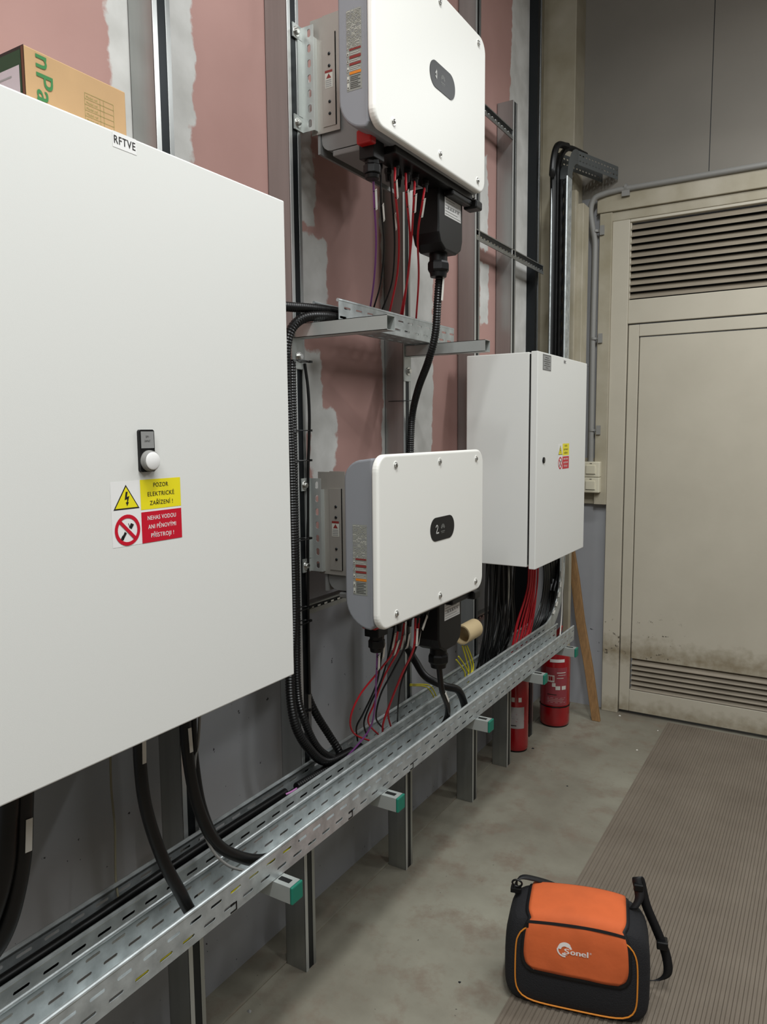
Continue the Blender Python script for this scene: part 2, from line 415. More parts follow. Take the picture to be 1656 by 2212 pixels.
def rail(y0, y1, z, label, h=.042, x=XS):
    q = MB()
    q.box((x-.03, y0, z), (x, y1, z+.0015), G_STUD); q.box((x-.0015, y0, z-h), (x, y1, z), G_DARK)
    q.box((x, y0, z-h), (x+.003, y1, z-h+.014), G_STUD); q.box((x, y0, z-.004), (x+.003, y1, z), G_STUD)
    n = int((y1-y0)/.035)
    for i in range(n): q.box((x, y0+.01+i*.035, z-h+.015), (x+.0025, y0+.025+i*.035, z-h+.02), G_SCREW)
    return one('cross_rail', q, label, 'metal rail', 'horizontal rails of the wall frame')
rail(2.864, 3.205, 2.915, 'short horizontal rail between the top inverter and the short stud')
rail(2.82, 3.625, 2.412, 'perforated horizontal rail crossing both studs right of the top inverter')
rail(1.15, 3.0, 1.09, 'dark horizontal rail low on the wall behind the lower inverter', .03, XB+.02)
rail(2.864, 3.205, .79, 'horizontal rail low on the wall behind the cream cardboard tube', .03, XB+.03)

# ================================================================ CABINETS
def warning_sign(par, y0, z0, x, full=True):
    q = MB(); p = Plane(q, (x, y0, z0), EY, EZ, .00025); w, h = .147, .106
    p.rect(0, 0, w, h, STK, 1)
    p.rect(.059, .056, w, h, YEL, 2); p.rect(.059, 0, w, .052, REDS, 2)
    p.poly([(.004, .060), (.056, .060), (.030, .100)], INK, 2); p.poly([(.0075, .0622), (.0525, .0622), (.030, .0965)], YEL, 3)
    p.poly([(.029, .0885), (.033, .0885), (.031, .080), (.036, .0815), (.0325, .0715), (.0345, .0715), (.031, .065), (.0285, .0715), (.0305, .0715), (.0315, .0765), (.0265, .0755)], INK, 4)
    p.ring(.030, .026, .0195, .0255, REDS, 3)
    a = .0195*.72; p.poly([(.030-a-.002, .026+a-.002), (.030-a+.002, .026+a+.002), (.030+a+.002, .026-a+.002), (.030+a-.002, .026-a-.002)], REDS, 4)
    p.poly([(.033, .030), (.038, .027), (.043, .034), (.037, .037)], INK, 3); p.line(.032, .037, .034, .031, .001, INK, 3)
    p.poly([(.017, .012), (.021, .011), (.025, .017), (.028, .021), (.024, .024), (.021, .019), (.018, .017)], INK, 3); p.ring(.019, .013, .002, .003, INK, 3, 12)
    cx = .103
    for t, z, wd in (('POZOR', .0965, .032), ('ELEKTRICKÉ', .0815, .058), ('ZAŘÍZENÍ !', .0665, .050)): p.text(t, cx, z, .0075, INK, 3, w=wd, bold=.00014)
    for t, z, wd in (('NEHAS VODOU', .0415, .062), ('ANI PĚNOVÝMI', .0265, .061), ('PŘÍSTROJI !', .0115, .050)): p.text(t, cx, z, .0075, STK, 3, w=wd, bold=.00014)
    o = q.build('warning_sign', par); o['label'] = 'white, yellow and red warning sticker'; return o
XC = -.978
t = thing('electrical_cabinet', (-1.13, .83, 1.081), 'large light grey electrical cabinet with RFTVE label and push button, nearest on the wall', 'electrical cabinet')
MB().box((XS, .437, 1.086), (XC-.024, 1.226, 2.065), WHITE_PAINT).build('body', t, bevel=.003)
dd = MB().box((XC-.021, .43, 1.081), (XC, 1.230, 2.069), WHITE_PAINT).build('door', t, bevel=.003, seg=3)
q = MB(); p = Plane(q, (XC, .810, 2.0445), EY, EZ); p.rect(0, 0, .046, .024, STK); p.text('RFTVE', .023, .0125, .0125, INK, 2, w=.041, bold=.0002); q.build('name_label', t)
warning_sign(t, .775, 1.420, XC)
q = MB(); q.prism(rrect(-.0155, -.017, .0155, .0525, .004), (XC, .848, 1.556), EY, EZ, (.006, 0, 0), BLACK)
q.prism([(-.0155+.0155*(1-math.cos(a)), -.017*math.sin(a)) for a in [PI*i/12 for i in range(13)]], (XC, .848, 1.556), EY, EZ, (.006, 0, 0), BLACK)
pl = Plane(q, (XC+.006, .848, 1.556), EY, EZ); pl.rect(-.013, .022, .014, .0495, INKG); pl.text('SP1', 0, .041, .0035, INK); pl.text('ZAPNUT', 0, .034, .0035, INK, w=.012)
bt = q.build('button_plate', t)
q = MB(); c = Vector((XC+.006, .850, 1.557))
q.tube([c, c+EX*.003, c+EX*.0035, c+EX*.008, c+EX*.009], [.0175, .0175, .0165, .0165, .0150], GREY, 32)
q.tube([c+EX*.009, c+EX*.0105, c+EX*.0115], [.0145, .0145, .0125], STK, 32); ob = q.build('push_button', bt); ob['label'] = 'round white button with chrome ring'

t = thing('distribution_box', (-1.12, 3.06, 1.066), 'tall light grey distribution box near the corner with a keyhole and small warning sticker', 'electrical cabinet')
MB().box((XS, 2.742, 1.07), (-1.014, 3.385, 1.902), WHITE_PAINT).build('body', t, bevel=.003)
MB().box((-1.014, 2.75, 1.08), (-1.005, 3.38, 1.896), BLACK).build('door_seal', t)
MB().box((-1.005, 2.738, 1.064), (XC, 3.387, 1.904), WHITE_PAINT).build('door', t, bevel=.003, seg=3)
warning_sign(t, 2.995, 1.443, XC)
q = MB(); p = Plane(q, (XC, 2.793, 1.836), EY, EZ); p.rect(0, 0, .098, .062, INKG); p.ring(.049, .031, .001, .002, INK, 2, 4)
for a, b_, c_, d_ in ((.003, .003, .095, .0042), (.003, .058, .095, .0592), (.003, .003, .0042, .059), (.0938, .003, .095, .059)): p.rect(a, b_, c_, d_, INK, 2)
for i, wd in enumerate((.03, .07, .05, .075, .06, .04)): p.rect(.049-wd/2, .010+i*.0078, .049+wd/2, .0118+i*.0078, INK, 2)
q.build('rating_plate', t)
q = MB(); p = Plane(q, (XC, 3.052, 1.878), EY, EZ); p.rect(0, 0, .028, .018, STK); p.text('RDC', .014, .009, .013, INK, 2, w=.025, bold=.0006); q.build('name_label', t)
q = MB(); c = Vector((XC, 2.817, 1.488)); q.tube([c, c+EX*.004, c+EX*.005], [.012, .012, .010], BLACK, 20); q.box(c+Vector((.005, -.0015, -.006)), c+Vector((.006, .0015, .006)), G_SCREW); q.build('lock', t)

# cardboard box on the big cabinet
t = thing('cardboard_box', (-1.18, .83, 2.070), 'brown cardboard box with green lettering lying on top of the large cabinet', 'box')
MB().box((-1.262, .737, 2.071), (-1.08, .926, 2.190), CARD).build('carton', t, bevel=.002)
q = MB(); p = Plane(q, (-1.08, .737, 2.071), EY, EZ)
GI = mat('green_ink', '33773f', .7); GI2 = mat('faded_green_ink', '8d8a4c', .7)
p.text('nPac', .0335, .067, .030, GI, 2, w=.092, rot=-PI/2, bold=.0005, cap=.72)
q.build('lettering', t); q = MB(); p = Plane(q, (-1.08, .737, 2.071), EY, EZ)
for i in range(9): p.line(.105, .088-i*.009, .162, .088-i*.009, .0006, GI2)
for u in (.105, .135, .142, .162): p.line(u, .088, u, .004, .0006, GI2)
for i in range(8): p.text('Model ref', .119, .083-i*.009, .004, GI2, 1, w=.022)
q.build('printed_table', t)
q = MB(); p = Plane(q, (-1.262, .737, 2.071), EX, EZ); DG = mat('dark_green_print', '1f3d26', .6); BR = mat('torn_edge_brown', '5a3524', .7)
p.rect(0, 0, .182, .119, INK, 1); p.rect(.0, .0, .174, .114, DG, 2); p.rect(0, 0, .170, .092, mat('label_pale', 'b8aeb2', .6), 3)
for i in range(7): p.rect(.02, .012+i*.011, .15-.012*(i % 3), .0145+i*.011, INKG, 4)
p.rect(.176, 0, .182, .117, BR, 3); q.build('end_label', t)

# ================================================================ CABLE TRAYS
ZB, ZT = .583, .651
def slots(w, L): return None
def tray(name, x0, x1, y0, y1, zb, zt, label, nfloor=2, rows=2):
    q = MB(); L = y1-y0; H = zt-zb
    hl, hw, pt = .016, .0032, .0575
    rw = [(H*.28, hl, hw, pt, -.15), (H*.70, hl, hw, pt, .2)]
    q.perf((x1, y0, zb), EY, EZ, L, H, rw, G_TRAY); q.perf((x0, y0, zb), EY, EZ, L, H, rw, G_TRAY)
    wd = x1-x0; fl = [(wd*(i+.5)/nfloor, hl, hw*1.1, pt, .12*(i % 2)) for i in range(nfloor)]
    q.perf((x0, y0, zb), EY, EX, L, wd, fl, G_TRAY)
    for x, s_ in ((x1, -1), (x0, 1)):
        q.tube([(x+s_*.003, y0, zt), (x+s_*.003, y1, zt)], .0042, G_TRAY, 10)
    q.box((x0+wd/2-.002, y0, zb), (x0+wd/2+.002, y1, zb+.0015), G_TRAY)
    return q, one(name, q, label, 'cable tray', solid=.0014)
_, TF = tray('cable_tray', -1.140, -1.052, .25, 3.513, ZB, ZT, 'front one of the two long low cable trays, ending at the wooden plank')
rt, TR = None, None
# rear tray with elbow and riser as one run
q = MB(); X0, X1 = -1.262, -1.180; H = ZT-ZB; y0, y1 = .25, 3.45; R = .31
rw = [(H*.28, .016, .0032, .0575, -.15), (H*.70, .016, .0032, .0575, .2)]
for x in (X0, X1):
    q.perf((x, y0, ZB), EY, EZ, y1-y0, H, rw, G_TRAY)
q.perf((X0, y0, ZB), EY, EX, y1-y0, X1-X0, [(.02, .016, .0035, .0575, 0), (.06, .016, .0035, .0575, .1)], G_TRAY)
n = 14; cyy, czz = y1, ZB+R
arc = [(cyy+R*math.sin(PI/2*i/n), czz-R*math.cos(PI/2*i/n)) for i in range(n+1)]
ari = [(cyy+(R-H)*math.sin(PI/2*i/n), czz-(R-H)*math.cos(PI/2*i/n)) for i in range(n+1)]
for x in (X0, X1):
    q.add([(x, a, b_) for a, b_ in arc]+[(x, a, b_) for a, b_ in ari], [(i, i+1, n+2+i, n+1+i) for i in range(n)], G_TRAY)
q.add([(X0, a, b_) for a, b_ in arc]+[(X1, a, b_) for a, b_ in arc], [(i, i+1, n+2+i, n+1+i) for i in range(n)], G_TRAY)
YR = y1+R; ztop = 2.84
for x in (X0, X1): q.perf((x, YR-H, czz), EZ, EY, ztop-czz, H, rw, G_TRAY)
q.perf((X0, YR, czz), EZ, EX, ztop-czz, X1-X0, [(.041, .012, .004, .06, 0)], G_TRAY)
for x, s_ in ((X0, 1), (X1, -1)):
    q.tube([(x+s_*.003, y0, ZT)]+[(x+s_*.003, a, b_) for a, b_ in ari]+[(x+s_*.003, YR-H, ztop)], .0045, G_TRAY, 8)
one('cable_tray_riser_run', q, 'rear one of the low cable trays, bending up into the vertical tray', 'cable tray', solid=.0014)
# joint hooks and clips on the low trays, bolt heads
for k, y in enumerate((1.108, 1.556, 1.889)):
    q = MB(); q.box((-1.0525, y-.02, .585), (-1.0505, y, .588), BLACK); q.box((-1.0525, y-.003, .588), (-1.0505, y, .604), BLACK); q.box((-1.0525, y-.018, .601), (-1.0505, y, .604), BLACK)
    o = q.build('joint_clip', TF)
q = MB(); q.tube([(-1.0565, .82, .601), (-1.0565, .97, .601), (-1.0565, 1.12, .631), (-1.0565, 1.26, .631), (-1.062, 1.4, .60)], .0032, YG, 8)
one('yellow_wire', q, 'yellow wire inside the front tray, showing through its nearest side slots', 'wire')
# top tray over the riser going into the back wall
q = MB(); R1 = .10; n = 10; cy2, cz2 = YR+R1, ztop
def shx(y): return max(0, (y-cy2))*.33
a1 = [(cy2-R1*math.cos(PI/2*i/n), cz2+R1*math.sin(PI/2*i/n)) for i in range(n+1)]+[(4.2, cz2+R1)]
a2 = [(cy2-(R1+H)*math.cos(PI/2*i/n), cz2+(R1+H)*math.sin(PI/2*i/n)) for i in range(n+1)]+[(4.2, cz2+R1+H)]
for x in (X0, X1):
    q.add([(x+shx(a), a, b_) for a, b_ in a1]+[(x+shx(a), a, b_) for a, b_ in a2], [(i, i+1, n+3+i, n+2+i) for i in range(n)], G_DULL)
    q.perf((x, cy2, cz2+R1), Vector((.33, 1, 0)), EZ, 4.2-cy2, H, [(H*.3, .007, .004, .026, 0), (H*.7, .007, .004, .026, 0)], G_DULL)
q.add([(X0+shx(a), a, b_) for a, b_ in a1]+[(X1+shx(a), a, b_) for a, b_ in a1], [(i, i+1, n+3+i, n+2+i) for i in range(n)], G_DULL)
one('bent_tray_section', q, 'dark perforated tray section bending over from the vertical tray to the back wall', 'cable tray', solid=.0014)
# upper tray between the inverters
tray('cable_tray', -1.262, -1.176, 1.705, 2.42, 1.899, 1.962, 'short perforated cable tray hung between the upper and the lower inverter')

# ================================================================ BRACKET ARMS
def arm(y, label):
    t = thing('cantilever_bracket', (-1.13, y, .538), label, 'bracket arm', 'green-capped arms under the low trays')
    q = MB(); w = .019; z0, z1 = .541, .581
    q.box((XB-.06, y-w, z0), (-1.004, y+w, z1), G_ALU)
    q.box((-1.048, y-.007, z1), (-1.016, y+.007, z1+.0008), BLACK)
    q.build('rail_profile', t, bevel=.004)
    q = MB(); q.box((-1.004, y-w-.001, z0-.001), (-.996, y+w+.001, z1+.001), GREEN); o = q.build('end_cap', t, bevel=.003); o['label'] = 'green plastic end cap'
    q = MB(); q.box((XS-.002, y-.03, z0-.05), (XS+.003, y+.03, z0), G_ALU); q.cyl((XS+.003, y, z0-.03), (XS+.012, y, z0-.03), .008, G_SCREW, 6); q.build('foot_plate', t)
arm(1.248, 'bracket arm with green cap, nearest of the row under the low trays')
arm(1.722, 'bracket arm with green cap, second nearest under the low trays')
arm(2.365, 'bracket arm with green cap under the trays below the lower inverter')
arm(2.945, 'bracket arm with green cap beside the left fire extinguisher')
arm(3.385, 'bracket arm with green cap in front of the right fire extinguisher, farthest')
def uarm(y, label):
    t = thing('wall_bracket', (-1.12, y, 1.80), label, 'bracket arm', 'arms under the upper tray')
    q = MB(); z0, z1 = 1.858, 1.895; q.perf
    for a, b_ in (((XS, y-.02, z0), (-.975, y-.0185, z1)), ((XS, y+.0185, z0), (-.975, y+.02, z1)), ((XS, y-.02, z1-.0015), (-.975, y+.02, z1)), ((XS, y-.02, z0), (-.975, y+.02, z0+.0015))): q.box(a, b_, G_ALU)
    q.build('rail_profile', t)
    q = MB(); q.box((XS+.001, y-.028, 1.775), (XS+.006, y+.022, 1.90), G_ALU); q.build('foot_plate', t, bevel=.002)
    q = MB(); c = Vector((XS+.006, y, 1.81)); q.cyl(c, c+EX*.003, .014, G_SCREW, 20); q.cyl(c+EX*.003, c+EX*.011, .009, G_SCREW, 6); q.build('bolt', t, bevel=.001)
uarm(1.645, 'left of the two arms carrying the upper cable tray, beside the large cabinet')
uarm(2.255, 'right of the two arms carrying the upper cable tray, above the distribution box edge')

# ================================================================ INVERTERS
SRC = []
def track(o): SRC.append(o); return o
DZ = 1.2; XI = -.94
def cable_pts(P):
    out = []
    for p in P:
        c = at(*p) if len(p) == 4 else at(p[0], p[1], 0, p[2])
        if -1.262 < c.x < -1.05: c.z = max(c.z, ZB+.014)      # lies in a tray, never below its floor
        out.append(c)
    return out
inv = track(thing('solar_inverter', (-1.06, 1.83, .88), 'white square inverter marked 2, hung below the small cable tray', 'inverter', 'white wall inverters'))
ya, yb, za, zb = 1.519, 2.148, 1.108, 1.547
q = MB(); q.prism(rrect(ya, za, yb, zb, .042, 8), (XI-.020, 0, 0), EY, EZ, (.020, 0, 0), COVER); track(q.build('front_cover', inv, bevel=.007, seg=4))
# housing: rounded at its rear corners
q = MB(); b0, b1 = XI-.021, -1.045
prof = [(b0, za+.012), (b0, zb-.008)]
prof += [(b1+.055-.055*math.sin(a), zb-.012-.05+.05*math.cos(a)) for a in [PI/2*i/8 for i in range(9)]]
prof += [(b1+.075-.075*math.cos(a), za+.055+.02+.0-.075*math.sin(a)+.0) for a in [PI/2*i/8 for i in range(9)]]
q.prism([(u, v) for u, v in prof][::-1], (0, ya+.008, 0), EX, EZ, (0, yb-ya-.016, 0), BODY); track(q.build('housing', inv, bevel=.006, seg=3))
# heat sink
q = MB(); q.box((-1.20, 1.716, 1.20), (-1.045, 2.08, 1.46), FIN)
for i in range(19):
    y = 1.708+.02*i; q.prism(rrect(-1.225, 1.155, -1.05, 1.44, .03, 4), (0, y, 0), EX, EZ, (0, .005, 0), FIN)
q.box((-1.235, 1.704, 1.150), (-1.227, 2.10, 1.22), FIN)
track(q.build('heat_sink', inv))
q = MB(); q.box((-1.185, 1.70, 1.135), (-1.06, 2.06, 1.15), FIN); q.box((-1.04, 1.66, 1.092), (-.968, 2.12, 1.112), BLACK); track(q.build('connector_base', inv, bevel=.003))
# display
q = MB(); q.prism(rrect(1.790, 1.298, 1.938, 1.364, .0328, 10), (XI, 0, 0), EY, EZ, (.0012, 0, 0), BLACK)
dsp = track(q.build('display', inv))
q = MB(); p = Plane(q, (XI+.0012, 1.864, 1.334), EY, EZ)
LG = mat('logo_grey', '6f706c', .5)
for i in range(8):
    a = PI*(.08+.84*i/7); c_, s_ = math.cos(a), math.sin(a); r1, r2, w = .003, .0135, .0032
    p.poly([(c_*r1, s_*r1-.003), (c_*(r1+r2)/2-s_*w, s_*(r1+r2)/2+c_*w-.003), (c_*r2, s_*r2-.003), (c_*(r1+r2)/2+s_*w, s_*(r1+r2)/2-c_*w-.003)], LG)
p.rect(-.012, -.0125, .012, -.0105, LG); p.rect(-.009, -.0165, .009, -.0152, LG)
track(q.build('logo', dsp))
def digit(par, txt, z):
    q = MB(); p = Plane(q, (XI+.0012, 1.829, 1.331+z), EY, EZ); H_ = mat('chalk_white', 'c9c9c4', .6)
    if txt == '2': P = [(-.009, .006), (-.004, .0115), (.002, .010), (.003, .004), (-.002, -.004), (-.007, -.0105), (.010, -.0105)]
    else: P = [(-.009, .001), (-.002, .013), (-.002, -.011), (-.009, -.004)]
    for a, b_ in zip(P, P[1:]): p.line(*a, *b_, .0036, H_, 2)
    return q.build('handwritten_digit', par)
# screws
for y, z in ((1.604, 1.519), (1.847, 1.519), (2.092, 1.519), (1.604, 1.139), (1.849, 1.139), (2.092, 1.137)):
    q = MB(); c = Vector((XI, y, z)); q.tube([c, c+EX*.0006], [.0115, .0105], COVER, 24); q.tube([c, c+EX*.0015], [.0085, .0085], G_SCREW, 20)
    q.tube([c+EX*.0015, c+EX*.004, c+EX*.0055, c+EX*.006], [.0062, .0058, .0035, .0005], G_SCREW, 16)
    track(q.build('screw', inv))
# side label strip
q = MB(); p = Plane(q, (-1.020, ya+.008, 1.196), EX, EZ, .0004)
LB = mat('label_silver', '9a9a90', .4); LR = mat('label_darkred', '7a2a26', .5); LO = mat('label_orange', 'c8761e', .5); LS = mat('label_light', 'b9b8ae', .5)
p.rect(0, .0, .042, .178, mat('label_base', '85867f', .5), 1)
z = .004
for colr, hh in ((None, .016), (None, .014), (LO, .006), (None, .012), (LR, .005), (None, .008), (LR, .006), (None, .010), (LR, .004)):
    if colr: p.rect(.008, z, .040, z+hh, colr, 3); z += hh+.001
    else:
        p.rect(.001, z, .007, z+hh-.002, LS, 3); p.poly([(.002, z+.002), (.006, z+.002), (.004, z+.007)], INK, 4)
        k = int(hh/.004)
        for i in range(k): p.rect(.010, z+.001+i*.004, .038-.006*(i % 2), z+.0022+i*.004, INK if hh > .013 else LS, 3)
        z += hh+.001
random.seed(3)
while z < .176:
    u = .001
    while u < .038:
        w = random.uniform(.003, .012); p.rect(u, z, min(.041, u+w), z+.0016, random.choice([LB, LS, INKG, LB]), 3); u += w+random.uniform(.001, .004)
    z += .0032
track(q.build('rating_label', inv))
# dc switch with red lock and gland
c = Vector((-1.015, 1.625, 0))
q = MB(); q.box((-1.035, 1.598, 1.068), (-.992, 1.648, 1.125), BLACK); q.tube([(-1.012, 1.622, a) for a in (1.072, 1.058, 1.056, 1.036)], [.019, .019, .023, .023], BLACK, 8, smooth=False); q.tube([(-1.012, 1.622, a) for a in (1.036, 1.024)], [.019, .017], BLACK, 16); sw = track(q.build('cable_gland', inv, bevel=.004))
q = MB(); q.box((-1.028, 1.575, 1.095), (-.985, 1.600, 1.128), DRED); rs_ = track(q.build('switch_lock', inv, bevel=.004)); rs_['label'] = 'red switch lock'
# row of connectors
for i, (y, x) in enumerate(((1.72, -1.0), (1.778, -1.0), (1.822, -1.0), (1.878, -1.0), (1.70, -1.04), (1.745, -1.04), (1.80, -1.04), (1.85, -1.04))):
    q = MB(); q.tube([(x, y, 1.09), (x, y, 1.078), (x, y, 1.076), (x, y, 1.058)], [.0095, .0095, .0075, .006], BLACK, 12); track(q.build('connector', inv))
# AC box
q = MB(); q.prism([(1.955, 1.10), (1.955, .972), (1.968, .945), (2.0, .928), (2.075, .928), (2.105, .945), (2.115, .972), (2.115, 1.10)], (-1.085, 0, 0), EY, EZ, (.087, 0, 0), BLACK)
q.box((-1.04, 2.0, 1.100), (-.968, 2.142, 1.112), BLACK); q.box((-.998, 1.99, 1.076), (-.970, 2.135, 1.094), BLACK); q.box((-1.0, 2.12, 1.070), (-.955, 2.165, 1.096), BLACK)
ac = track(q.build('terminal_box', inv, bevel=.010, seg=4))
q = MB(); c = Vector((-1.04, 2.035, 0))
q.tube([c+EZ*.935, c+EZ*.905], [.027, .027], BLACK, 24); q.tube([c+EZ*.906, c+EZ*.900, c+EZ*.882, c+EZ*.876], [.030, .033, .033, .029], BLACK, 8, smooth=False); q.tube([c+EZ*.876, c+EZ*.862], [.026, .024], BLACK, 24); track(q.build('cable_gland', ac))
q = MB(); c = Vector((-.972, 2.122, 1.105)); q.cyl(c, c+EX*.004, .005, G_SCREW, 10); track(q.build('screw', ac))
q = MB(); p = Plane(q, (-.998, 1.992, 1.025), EY, EZ, .0006); p.rect(0, 0, .108, .052, STK, 1); p.rect(0, .056, .052, .064, LS, 1)
for i in range(6): p.rect(.004, .005+i*.008, .104-.02*(i % 3), .0065+i*.008, INKG, 2)
for i in range(5): p.rect(.02+i*.016, .022, .028+i*.016, .028, INKG, 2)
track(q.build('terminal_label', ac))
inv1 = copy_tree(inv); inv1.location.z += DZ; inv1['label'] = 'white square inverter marked 1, hung above the small cable tray'
digit(inv, '2', 0)
d1 = [o for o in bpy.data.objects if o.parent == inv1 and o.name.startswith('display')][0]
digit(inv1, '1', 0)

# mounting bracket plates at the left end of each inverter
def mount(dz, label):
    t = thing('mounting_bracket', (-1.23, 1.68, 1.20+dz), label, 'mounting bracket', 'inverter mounting brackets')
    q = MB(); x0, x1 = XS+.003, -1.232
    q.box((XS+.0025, 1.648, 1.44+dz), (XS+.005, 1.686, 1.474+dz), G_ALU); q.box((XS+.0025, 1.648, 1.208+dz), (XS+.005, 1.686, 1.245+dz), G_ALU); q.box((XS+.0025, 1.668, 1.245+dz), (XS+.005, 1.686, 1.44+dz), G_ALU)
    rows = []
    q.perf((x0, 1.686, 1.208+dz), EZ, EX, .266, .040, [(.026, .010, .0055, .036, 0)], G_ALU)
    q.perf((x1, 1.686, 1.208+dz), EZ, EY, .235, .45, [(.03, .010, .005, .036, 0), (.3, .01, .005, .036, 0)], G_ALU)
    q.build('slotted_rail', t, solid=.002)
    for z in (1.455, 1.226):
        q = MB(); c = Vector((XS+.005, 1.662, z+dz)); q.cyl(c, c+EX*.002, .013, G_SCREW, 20); q.cyl(c+EX*.002, c+EX*.008, .008, G_SCREW, 6); q.build('bolt', t, bevel=.001)
    q = MB(); q.box((-1.252, 1.70, 1.20+dz), (-1.212, 1.7025, 1.492+dz), G_PLATE); q.box((-1.212, 1.698, 1.214+dz), (-1.170, 1.70, 1.446+dz), G_PLATE); q.box((-1.212, 1.70, 1.20+dz), (-1.160, 1.7025, 1.494+dz), G_PLATE)
    q.box((-1.172, 1.698, 1.214+dz), (-1.170, 1.75, 1.446+dz), G_PLATE)
    for z in (1.395, 1.365, 1.275, 1.245): q.cyl((-1.19, 1.6985, z+dz), (-1.19, 1.6965, z+dz), .004, G_DARK, 10)
    hp = q.build('hanger_plate', t)
    q = MB(); p = Plane(q, (-1.204, 1.698, 1.31+dz), EX, EZ, .0004); p.rect(0, 0, .024, .044, LS); p.rect(0, .038, .024, .044, LR, 2); p.poly([(.004, .024), (.020, .024), (.012, .036)], LR, 2)
    for i in range(4): p.rect(.002, .003+i*.005, .021, .0055+i*.005, INKG, 2)
    q.build('warning_label', hp)
mount(0, 'slotted steel bracket holding the lower inverter, bolted to the stud')
mount(DZ, 'slotted steel bracket holding the upper inverter, bolted to the stud')

# ================================================================ CABLES
def marker(par, P, i, side=.006, w=.0050, L=.050, mt=None):
    """small white marker strip tied along a cable"""
    d = (P[min(i+1, len(P)-1)]-P[max(i-1, 0)]).normalized(); c = P[i]+EX*side
    q = MB(); e = d*L/2; s_ = (d.cross(EX)).normalized()*w
    q.add([c-e-s_, c-e+s_, c+e+s_, c+e-s_, c-e-s_+EX*.001, c-e+s_+EX*.001, c+e+s_+EX*.001, c+e-s_+EX*.001], [(3, 2, 1, 0), (4, 5, 6, 7), (0, 1, 5, 4), (1, 2, 6, 5), (2, 3, 7, 6), (3, 0, 4, 7)], TAGW)
    m_ = q.build('cable_marker', par); m_['label'] = 'white printed marker strip'
    for k in (-.85, .85):
        q = MB(); cc = c+e*k; q.tube([cc+(s_*math.cos(a)*1.1)+EX*(math.sin(a)*.003-side*.4) for a in [2*PI*j/10 for j in range(10)]], .0009, BLACK, 6, closed=True)
        q.build('tie', m_)
def cable(name, P, r, m, label, group=None, marks=(), mk={}, n=10, k=8):
    Q = spline(cable_pts(P), k); q = MB(); q.tube(Q, r, m, n)
    o = one(name, q, label, 'cable' if 'wire' not in name else 'wire', group)
    for f in marks: marker(o, Q, int(f*(len(Q)-1)), **mk)
    return o
def ties(par, pts, r):
    for c in pts:
        q = MB(); c = Vector(c)
        q.tube([c+Vector((r*math.cos(a), r*math.sin(a), .002*math.sin(a))) for a in [2*PI*i/16 for i in range(16)]], .0014, BLACK, 6, closed=True)
        q.box(c+Vector((r-.002, -.003, -.003)), c+Vector((r+.007, .003, .003)), BLACK); q.build('cable_tie', par)
g1 = 'thin string cables hanging under the upper inverter'
cable('string_cable', [(806, 385, -1.02), (808, 440, -1.03), (812, 520, -1.07), (808, 600, -1.13), (799, 668, -1.20)], .0027, PURPLE, 'purple cable hanging from the upper inverter gland to the upper tray', g1, (.22,))
cable('string_cable', [(822, 380, -1.02), (823, 450, -1.03), (829, 530, -1.08), (822, 610, -1.14), (806, 668, -1.20)], .0025, BLACK, 'black cable just right of the purple one under the upper inverter', g1, (.3,))
cable('string_cable', [(842, 380, -1.03), (848, 450, -1.04), (852, 530, -1.08), (846, 610, -1.14), (824, 672, -1.20)], .0025, BLACK, 'black cable left of the red cables under the upper inverter', g1, (.35,))
cable('string_cable', [(853, 362, -1.0), (853, 410, -1.0), (861, 500, -1.06), (858, 590, -1.13), (840, 680, -1.21)], .0031, RED, 'leftmost red cable hanging under the upper inverter', g1, (.25,))
cable('string_cable', [(876, 374, -1.0), (878, 430, -1.0), (885, 510, -1.06), (882, 590, -1.13), (864, 686, -1.21)], .0031, RED, 'second red cable from the left under the upper inverter', g1, (.27,))
cable('string_cable', [(896, 386, -1.0), (893, 440, -1.0), (888, 520, -1.06), (880, 600, -1.13), (868, 690, -1.21)], .0031, RED, 'third red cable, crossing the second one below the upper inverter', g1, (.25,))
cable('string_cable', [(918, 400, -1.0), (910, 450, -1.0), (902, 510, -1.05), (904, 600, -1.13), (898, 695, -1.21)], .0031, RED, 'rightmost red cable under the upper inverter, next to the black terminal box', g1, (.25,))
for a, px in ((0, 868), (1, 892)):
    pass
g2 = 'string cables looping down from the lower inverter'
def lowc(P, m, label, r=.0028, marks=(.16,)): cable('string_cable', P, r, m, label, g2, marks)
lowc([(815, 1368, -1.02), (814, 1430, -1.03), (812, 1470, -1.06), (809, 1530, -1.1), (795, 1580, -1.15), (740, 1645, -1.21)], PURPLE, 'purple cable falling from the lower inverter gland into the rear tray', .0026, (.2,))
lowc([(828, 1368, -1.02), (823, 1420, -1.04), (812, 1480, -1.1), (785, 1540, -1.15), (770, 1570, -1.18), (772, 1600, -1.21)], BLACK, 'leftmost black cable of the bundle below the lower inverter')
lowc([(853, 1345, -1.03), (843, 1400, -1.04), (823, 1470, -1.1), (800, 1520, -1.15), (786, 1560, -1.18), (792, 1590, -1.21)], BLACK, 'black cable crossing behind the reds below the lower inverter')
lowc([(861, 1350, -1.0), (850, 1405, -1.02), (822, 1445, -1.08), (778, 1500, -1.14), (757, 1550, -1.17), (765, 1585, -1.19), (806, 1603, -1.21)], RED, 'red cable making the widest loop to the left below the lower inverter')
lowc([(873, 1345, -1.02), (862, 1400, -1.04), (830, 1460, -1.1), (808, 1520, -1.15), (795, 1560, -1.18), (822, 1592, -1.21)], RED, 'dark red cable looping inside the widest loop below the lower inverter')
lowc([(880, 1350, -1.0), (875, 1395, -1.02), (848, 1450, -1.08), (822, 1500, -1.14), (812, 1550, -1.18), (828, 1575, -1.21)], BLACK, 'black cable in the middle of the bundle below the lower inverter')
